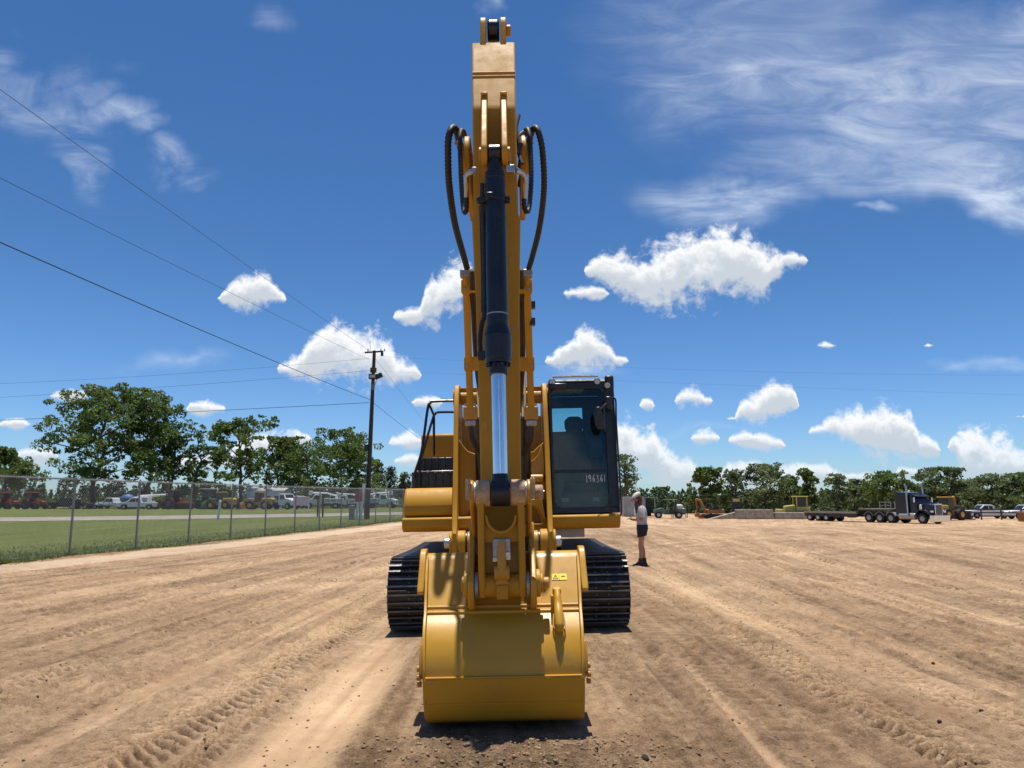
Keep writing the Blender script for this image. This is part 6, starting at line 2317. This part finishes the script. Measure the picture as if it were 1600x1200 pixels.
tree(8, 128, 700, 86, 'round-topped tree at the far left edge', 21, nlimb=8)
tree(150, 112, 603, 175, 'tallest broad tree on the left, its crown high above the fence', 22, nlimb=15, dens=1.15, low=0.18)
tree(226, 116, 612, 104, 'tall tree just right of the tallest one, with a narrower crown', 123, nlimb=13, lean=0.03, low=0.2)
tree(268, 119, 668, 74, 'mid-height tree behind the third and fourth fence posts', 24, nlimb=9, low=0.12)
tree(303, 118, 664, 54, 'slender tree with a narrow pointed top left of the yellow loader', 25, nlimb=8, low=0.12)
tree(334, 124, 700, 66, 'low dense tree behind the green tractor', 26, nlimb=8, low=0.10)
tree(372, 112, 650, 92, 'tree with bare forked trunk above the yellow loader', 27, nlimb=9, dens=0.8, low=0.25)
tree(432, 122, 684, 88, 'full tree above the white shed', 28, nlimb=10, low=0.18)
tree(478, 120, 690, 84, 'dense tree behind the bucket truck left of the pole', 29, nlimb=10, low=0.14)
tree(532, 113, 672, 108, 'large dense tree immediately left of the utility pole', 30, nlimb=13, low=0.14, dens=1.1)
tree(556, 122, 700, 66, 'low tree touching the utility pole', 36, nlimb=8, low=0.12)
pine(590, 150, 717, 34, 'tall thin pine just right of the utility pole', 31, low=0.35)
pine(609, 154, 728, 36, 'second pine right of the utility pole', 32, low=0.25)
pine(631, 150, 738, 40, 'pine nearest the excavator handrail', 33, low=0.2)
GR = 'trees along the far right edge of the lot'
tree(978, 120, 712, 56, 'tree showing just right of the excavator cab', 41, LEAF2, 0.8, group=GR, nlimb=8)
tree(1032, 150, 761, 34, 'small round tree above the green cart', 42, group=GR, nlimb=6, low=0.15)
tree(1110, 128, 731, 50, 'full conical tree above the rusty small excavator', 43, group=GR, nlimb=10, low=0.14)
tree(1150, 128, 735, 46, 'open airy tree above the left concrete block', 44, LEAF2, 0.6, group=GR, nlimb=8, low=0.35)
tree(1198, 126, 726, 72, 'broad tree above the concrete blocks', 145, LEAF2, 0.8, group=GR, nlimb=14, low=0.12)
tree(1236, 130, 745, 48, 'lower dark tree left of the bulldozer cab', 46, group=GR, nlimb=9, low=0.1)
tree(1264, 126, 733, 30, 'narrow dark tree rising above the bulldozer', 47, group=GR, nlimb=8, low=0.1)
tree(1308, 128, 742, 52, 'pale tree above the flatbed trailer', 48, LEAF2, 0.9, group=GR, nlimb=9, low=0.14)
tree(1336, 132, 750, 44, 'thin grey-green tree between trailer and semi truck', 49, LEAF2, 0.6, group=GR, nlimb=8, low=0.2)
tree(1390, 126, 738, 78, 'broad tree behind the semi truck stacks', 50, group=GR, nlimb=10, low=0.15)
tree(1470, 124, 732, 88, 'large rounded tree right of the semi truck', 151, LEAF2, 0.9, group=GR, nlimb=15, low=0.10)
tree(1524, 128, 750, 32, 'thin open tree above the white pickup', 52, LEAF2, 0.6, group=GR, nlimb=7, low=0.2)
tree(1566, 122, 741, 74, 'wide bushy tree near the right edge', 53, LEAF2, 1.0, group=GR, nlimb=12, low=0.08)
tree(1612, 120, 739, 70, 'wide bushy tree cut by the right edge', 54, group=GR, nlimb=12, low=0.08)
tree(1680, 118, 742, 80, 'bushy tree beyond the right edge of the view', 55, group=GR, nlimb=9, low=0.1)
tree(-70, 118, 690, 120, 'bushy tree beyond the left edge of the view', 56, nlimb=9, low=0.1)


def wood_belt(name, px0, px1, D, depth, top, seed, n, label, material):
    """far young forest that reads as one mass: spiky rows of crowns"""
    r_ = np.random.default_rng(seed)
    pts = []
    x0, x1 = ground_at(px0, D).x, ground_at(px1, D).x
    for i in range(n):
        x = r_.uniform(x0, x1)
        y = D + r_.uniform(0, depth)
        hh = (at(800, top, D).z - gzf(x, y)) * r_.uniform(0.55, 1.05)
        m = 60
        u = r_.uniform(0, 1, m)
        rad = (1.0 - u) * 1.3 + 0.15
        a = r_.uniform(0, 2 * PI, m)
        rr2 = rad * np.sqrt(r_.uniform(0.2, 1, m))
        pts.append(np.stack([x + rr2 * np.cos(a), y + rr2 * np.sin(a), gzf(x, y) + hh * u], 1))
    o = bpy.data.objects.new(name, leaf_mesh(name, np.concatenate(pts), 0.36, material, r_))
    COL.objects.link(o)
    tag(o, label, kind='stuff')
    return o


FAR = foliage_mat('forest_leaves', (0.045, 0.075, 0.035), (0.105, 0.145, 0.065), 0.25)
wood_belt('forest', 930, 1800, 138, 14, 763, 71, 760, 'dark young forest closing off the lot on the right', FAR)
wood_belt('forest', -300, 680, 172, 16, 754, 72, 620, 'dark woodland behind the trees on the left', PINE)
wood_belt('undergrowth', -200, 640, 154, 8, 777, 73, 360, 'dark undergrowth at the foot of the trees on the left', LEAF)

# grass: short blades close to the fence and along the lawn edge
r_ = np.random.default_rng(91)
n = 11000
s_ = 4 + 44 * r_.uniform(0, 1, n) ** 1.5
y_ = 16 + s_
off = np.abs(r_.normal(size=n)) * 2.2 - 0.35
edge = 0.25 + 0.25 * np.sin(y_ * 1.3) * np.sin(y_ * 0.37)
x_ = fence_x(y_) + edge - off
z_ = gz(x_, y_) + 0.018
hgt = r_.uniform(0.04, 0.10, n) * np.where(off < 0.5, 1.15, 0.8)
an = r_.uniform(0, PI, n)
wd = r_.uniform(0.010, 0.022, n)
lx, ly = r_.normal(size=n) * 0.03, r_.normal(size=n) * 0.03
v = np.stack([np.stack([x_ - wd * np.cos(an), y_ - wd * np.sin(an), z_], 1), np.stack([x_ + wd * np.cos(an), y_ + wd * np.sin(an), z_], 1), np.stack([x_ + lx, y_ + ly, z_ + hgt], 1)], 1).reshape(-1, 3)
m = bpy.data.meshes.new('grass')
m.vertices.add(3 * n)
m.vertices.foreach_set('co', v.astype(np.float32).ravel())
m.loops.add(3 * n)
m.loops.foreach_set('vertex_index', np.arange(3 * n, dtype=np.int32))
m.polygons.add(n)
m.polygons.foreach_set('loop_start', np.arange(0, 3 * n, 3, dtype=np.int32))
m.update(calc_edges=True)
m.materials.append(GRASSM)
o = bpy.data.objects.new('grass', m)
COL.objects.link(o)
tag(o, 'short green grass along the foot of the fence', kind='stuff')

# ================================================================== SOIL CRUMBS
def ground_h(x, y):
    """height of the sheet at a point, read from the polar grid"""
    a = math.atan2(x, y)
    r2 = math.hypot(x, y)
    i = int(np.clip(np.searchsorted(rad, r2), 1, len(rad) - 1))
    j = int(np.clip((a + R(41)) / R(82) * 899, 0, 898))
    t = (r2 - rad[i - 1]) / (rad[i] - rad[i - 1])
    return float(Z[i - 1, j] * (1 - t) + Z[i, j] * t)


ico = bmesh.new()
bmesh.ops.create_icosphere(ico, subdivisions=1, radius=1.0)
IV = np.array([v.co[:] for v in ico.verts])
IF = [tuple(v.index for v in f_.verts) for f_ in ico.faces]
ico.free()
vs, fs = [], []
cr2 = np.random.default_rng(17)


def clod(x, y, s):
    o_ = len(vs)
    P_ = IV * cr2.uniform(0.6, 1.2, (len(IV), 1)) * np.array([cr2.uniform(0.7, 1.3), cr2.uniform(0.7, 1.3), cr2.uniform(0.5, 0.9)]) * s
    z = ground_h(x, y)
    for q_ in P_:
        vs.append((x + q_[0], y + q_[1], z + q_[2] + 0.25 * s))
    fs.extend([tuple(i + o_ for i in f_) for f_ in IF])


for i in range(2600):
    x = cr2.normal() * 0.55 + 0.1
    y = cr2.uniform(3.7, 5.55)
    clod(x, y, 0.004 + 0.016 * cr2.random() ** 3)
for i in range(5200):
    y = 4.0 + 14 * cr2.random() ** 1.6
    x = cr2.uniform(-0.72, 0.72) * y
    if abs(x) < 0.7 and 5.3 < y:
        continue
    clod(x, y, (0.003 + 0.010 * cr2.random() ** 4) * (0.7 + y * 0.06))
m = bpy.data.meshes.new('soil_crumbs')
m.from_pydata(vs, [], fs)
m.shade_smooth()
CLOD = mat('crumb_soil', (0.26, 0.168, 0.098), 0.98, 0, 0.35, 3, 0.6, 80)
m.materials.append(CLOD)
o = bpy.data.objects.new('soil_crumbs', m)
COL.objects.link(o)
tag(o, 'loose soil crumbs scattered over the dirt', kind='stuff')
DARKC = mat('dark_clod', (0.045, 0.030, 0.022), 0.95, 0, 0.3, 4, 0.5, 60)
for (px, py, s, lb) in ((1008, 1191, 0.045, 'largest dark clod in front of the bucket near the bottom edge'), (1468, 1136, 0.022, 'upper of two dark clods lying close together at lower right'), (1467, 1148, 0.022, 'lower of two dark clods lying close together at lower right'),
                        (1533, 1108, 0.024, 'dark clod nearest the right edge in the foreground'), (1458, 1036, 0.024, 'dark clod alone in the middle distance at right'), (1231, 1020, 0.018, 'small dark clod right of the excavator track')):
    yc = (600 - py) / F
    k_ = -CAMH / (math.sin(TH) + yc * math.cos(TH))
    x, y = (px - 800) / F * k_, (math.cos(TH) - yc * math.sin(TH)) * k_
    P_ = IV * cr2.uniform(0.65, 1.2, (len(IV), 1)) * s
    o = MB().add([tuple(q_) for q_ in P_], IF).build('dirt_clod', DARKC, None, 0, 1, 80)
    o.location = (x, y, ground_h(x, y) + s * 0.4)
    sub = o.modifiers.new('sub', 'SUBSURF')
    sub.levels = sub.render_levels = 1
    tag(o, lb, 'clod', 'dark clods on the lot')

# ================================================================== PERSON
SKIN = mat('skin', (0.42, 0.215, 0.145), 0.5, 0, 0.08, 6)
SHIRT = mat('grey_shirt', (0.44, 0.445, 0.46), 0.9, 0, 0.08, 6, 0.2, 60)
SHORT = mat('navy_shorts', (0.018, 0.021, 0.032), 0.85, 0, 0.2, 8)
HAIR = mat('brown_hair', (0.075, 0.032, 0.018), 0.6, 0, 0.3, 30)
CAPM = mat('cap_cloth', (0.62, 0.58, 0.50), 0.85, 0, 0.08, 10)
CAPD = mat('cap_dark', (0.035, 0.025, 0.022), 0.8, 0, 0.1, 10)
BOOT = mat('boot_leather', (0.060, 0.030, 0.020), 0.7, 0, 0.2, 10)
gp = at(1003, 879, 19.6)
PS = 1.03
person = empty('person', (gp.x, 19.6, ground_h(gp.x, 19.6)), R(-8), 'person in cap, grey shirt and dark shorts, head bent over a phone', 'person')
person.scale = (PS, PS, PS)
# local frame: faces -x, left hand towards +y ... body as one skinned skeleton
J = []
E_ = []


def j(x, y, z, r, link=None):
    J.append((x, y, z, r))
    if link is not None:
        E_.append((link, len(J) - 1))
    return len(J) - 1


pel = j(0.03, 0, 0.93, 0.125)
bel = j(0.02, 0, 1.06, 0.115, pel)
che = j(0.02, 0, 1.24, 0.125, bel)
nk0 = j(0.00, 0, 1.42, 0.085, che)
nk1 = j(-0.045, 0, 1.50, 0.052, nk0)
hd0 = j(-0.095, 0, 1.56, 0.072, nk1)
hd1 = j(-0.105, 0, 1.63, 0.090, hd0)
hd2 = j(-0.085, 0, 1.70, 0.080, hd1)
hands = []
for s in (-1, 1):
    hp = j(0.02, s * 0.085, 0.90, 0.095, pel)
    th_ = j(0.01, s * 0.095, 0.70, 0.080, hp)
    kn = j(-0.015 + 0.02 * s, s * 0.09, 0.49, 0.055, th_)
    cf = j(0.015 + 0.03 * s, s * 0.09, 0.33, 0.056, kn)
    ak = j(0.01 + 0.05 * s, s * 0.09, 0.10, 0.036, cf)
    ft = j(-0.10 + 0.05 * s, s * 0.095, 0.045, 0.034, ak)
    sh = j(0.015, s * 0.155, 1.385, 0.062, nk0)
    el = j(0.045, s * 0.205, 1.12, 0.042, sh)
    wr = j(-0.185, s * 0.085, 1.115, 0.028, el)
    pl = j(-0.235, s * 0.06, 1.125, 0.030, wr)
    hands.append(pl)
    for k_, (dy, L) in enumerate(((0.026, 0.058), (0.010, 0.066), (-0.006, 0.062), (-0.020, 0.05))):
        f1 = j(-0.262, s * (0.055 + dy), 1.128, 0.0095, pl)
        f2 = j(-0.262 - L * 0.55, s * (0.052 + dy * 0.9), 1.138, 0.0088, f1)
        f3 = j(-0.262 - L * 0.80, s * (0.045 + dy * 0.8), 1.160, 0.0080, f2)
    t1 = j(-0.228, s * 0.026, 1.142, 0.0105, pl)
    t2 = j(-0.258, s * 0.014, 1.158, 0.0095, t1)
me = bpy.data.meshes.new('body')
me.from_pydata([q_[:3] for q_ in J], E_, [])
body = bpy.data.objects.new('body', me)
COL.objects.link(body)
body.parent = person
me.materials.append(SKIN)
sk = body.modifiers.new('skin', 'SKIN')
sk.use_smooth_shade = True
for i, sv in enumerate(me.skin_vertices[0].data):
    sv.radius = (J[i][3], J[i][3])
    sv.use_root = (i == pel)
ss = body.modifiers.new('sub', 'SUBSURF')
ss.levels = ss.render_levels = 2


def ell(c, rx, ry, n=20, rot=0.0):
    c = Vector(c)
    out = []
    for i in range(n):
        a = 2 * PI * i / n
        x, y = rx * math.cos(a), ry * math.sin(a)
        out.append(c + Vector((x * math.cos(rot), y, x * math.sin(rot))))
    return out


b = MB()
b.loft([ell((0.03, 0, 0.925), 0.142, 0.192), ell((0.03, 0, 0.98), 0.135, 0.182), ell((0.02, 0, 1.08), 0.126, 0.165), ell((0.02, 0, 1.22), 0.138, 0.180), ell((0.02, 0, 1.33), 0.130, 0.195), ell((0.015, 0, 1.405), 0.110, 0.185), ell((0.0, 0, 1.45), 0.085, 0.125), ell((-0.015, 0, 1.475), 0.066, 0.08)])
b.build('shirt', SHIRT, person, 0, 1, 60)
for s in (-1, 1):
    d_ = (Vector((0.045, s * 0.205, 1.12)) - Vector((0.015, s * 0.155, 1.385)))
    secs_ = []
    for t_, r2 in ((-0.10, 0.062), (0.1, 0.078), (0.45, 0.074), (0.78, 0.070)):
        c_ = Vector((0.015, s * 0.150, 1.385)) + d_ * t_
        secs_.append([c_ + Vector((r2 * math.cos(a), r2 * math.sin(a) * 0.9, 0)) for a in [2 * PI * i / 14 for i in range(14)]])
    b = MB()
    b.loft(secs_)
    b.build('sleeve', SHIRT, person, 0, 1, 60)
    b = MB()
    b.loft([ell((0.03, s * 0.070, 1.0), 0.138, 0.118), ell((0.03, s * 0.085, 0.90), 0.140, 0.112), ell((0.022, s * 0.095, 0.80), 0.122, 0.105, rot=0.10), ell((0.018, s * 0.098, 0.715), 0.118, 0.104, rot=0.22)], caps=True)
    b.build('shorts_leg', SHORT, person, 0, 1, 60)
    fx = 0.05 * s
    b = MB()
    b.loft([ell((0.012 + fx, s * 0.09, 0.19), 0.050, 0.050), ell((0.012 + fx, s * 0.09, 0.12), 0.052, 0.050), ell((-0.01 + fx, s * 0.092, 0.07), 0.085, 0.052), ell((-0.04 + fx, s * 0.094, 0.035), 0.135, 0.052), ell((-0.04 + fx, s * 0.094, 0.0), 0.138, 0.053)])
    b.build('boot', BOOT, person, 0, 1, 60)
# head: hair, cap, face details
b = MB()
b.loft([ell((-0.015, 0, 1.47), 0.04, 0.06), ell((-0.02, 0, 1.53), 0.065, 0.092), ell((-0.032, 0, 1.60), 0.082, 0.101), ell((-0.055, 0, 1.67), 0.098, 0.102), ell((-0.075, 0, 1.715), 0.098, 0.095), ell((-0.08, 0, 1.755), 0.05, 0.05)])
b.build('hair', HAIR, person, 0, 1, 70)
b = MB()
b.tube(spline([(-0.11, 0.085, 1.56), (-0.115, 0.10, 1.48), (-0.105, 0.095, 1.38), (-0.095, 0.09, 1.27)], 5), [0.03] * 5 + [0.034] * 5 + [0.026] * 5 + [0.012], 8)
b.build('hair_lock', HAIR, person, 0, 1, 70)
b = MB()
b.tube(spline([(-0.11, -0.085, 1.56), (-0.115, -0.10, 1.48), (-0.105, -0.095, 1.38), (-0.095, -0.09, 1.27)], 5), [0.03] * 5 + [0.034] * 5 + [0.026] * 5 + [0.012], 8)
b.build('hair_lock', HAIR, person, 0, 1, 70)
cr_ = 0.35
b = MB()
b.loft([ell((-0.10, 0, 1.672), 0.112, 0.106, rot=cr_), ell((-0.098, 0, 1.71), 0.114, 0.107, rot=cr_), ell((-0.090, 0, 1.755), 0.10, 0.094, rot=cr_), ell((-0.082, 0, 1.79), 0.065, 0.06, rot=cr_), ell((-0.078, 0, 1.80), 0.02, 0.02, rot=cr_)])
b.build('cap', CAPM, person, 0, 1, 60)
b = MB()
b.loft([[(-0.17, -0.085, 1.635), (-0.17, 0.085, 1.635), (-0.17, 0.085, 1.645), (-0.17, -0.085, 1.645)], [(-0.235, -0.085, 1.595), (-0.235, 0.085, 1.595), (-0.235, 0.085, 1.603), (-0.235, -0.085, 1.603)], [(-0.275, -0.05, 1.560), (-0.275, 0.05, 1.560), (-0.275, 0.05, 1.567), (-0.275, -0.05, 1.567)]])
b.build('cap_peak', CAPD, person, 0.003)
MB().loft([ell((-0.195, 0, 1.60), 0.012, 0.010, 10), ell((-0.207, 0, 1.575), 0.018, 0.015, 10), ell((-0.200, 0, 1.565), 0.010, 0.013, 10)]).build('nose', SKIN, person, 0, 1, 60)
MB().obox((-0.188, 0, 1.535), 0.012, 0.045, 0.012).build('mouth', mat('lips', (0.30, 0.10, 0.08), 0.5), person, 0.004)
for s in (-1, 1):
    MB().obox((-0.187, s * 0.032, 1.612), 0.01, 0.026, 0.010).build('eye', CAPD, person, 0.004)
    MB().obox((-0.085, s * 0.100, 1.60), 0.03, 0.02, 0.055).build('ear', SKIN, person, 0.008)
o = MB().obox((0, 0, 0), 0.15, 0.078, 0.010, Matrix.Rotation(R(-28), 3, 'Y')).build('phone', DBLK, None, 0.003)
pm_ = Matrix.Rotation(R(-8), 3, 'Z') @ Vector((-0.285 * PS, 0, 1.150 * PS))
o.location = Vector((gp.x, 19.6, person.location.z)) + pm_
o.rotation_euler = (0, 0, R(-8))
tag(o, 'dark phone held in both hands by the standing person', 'phone')
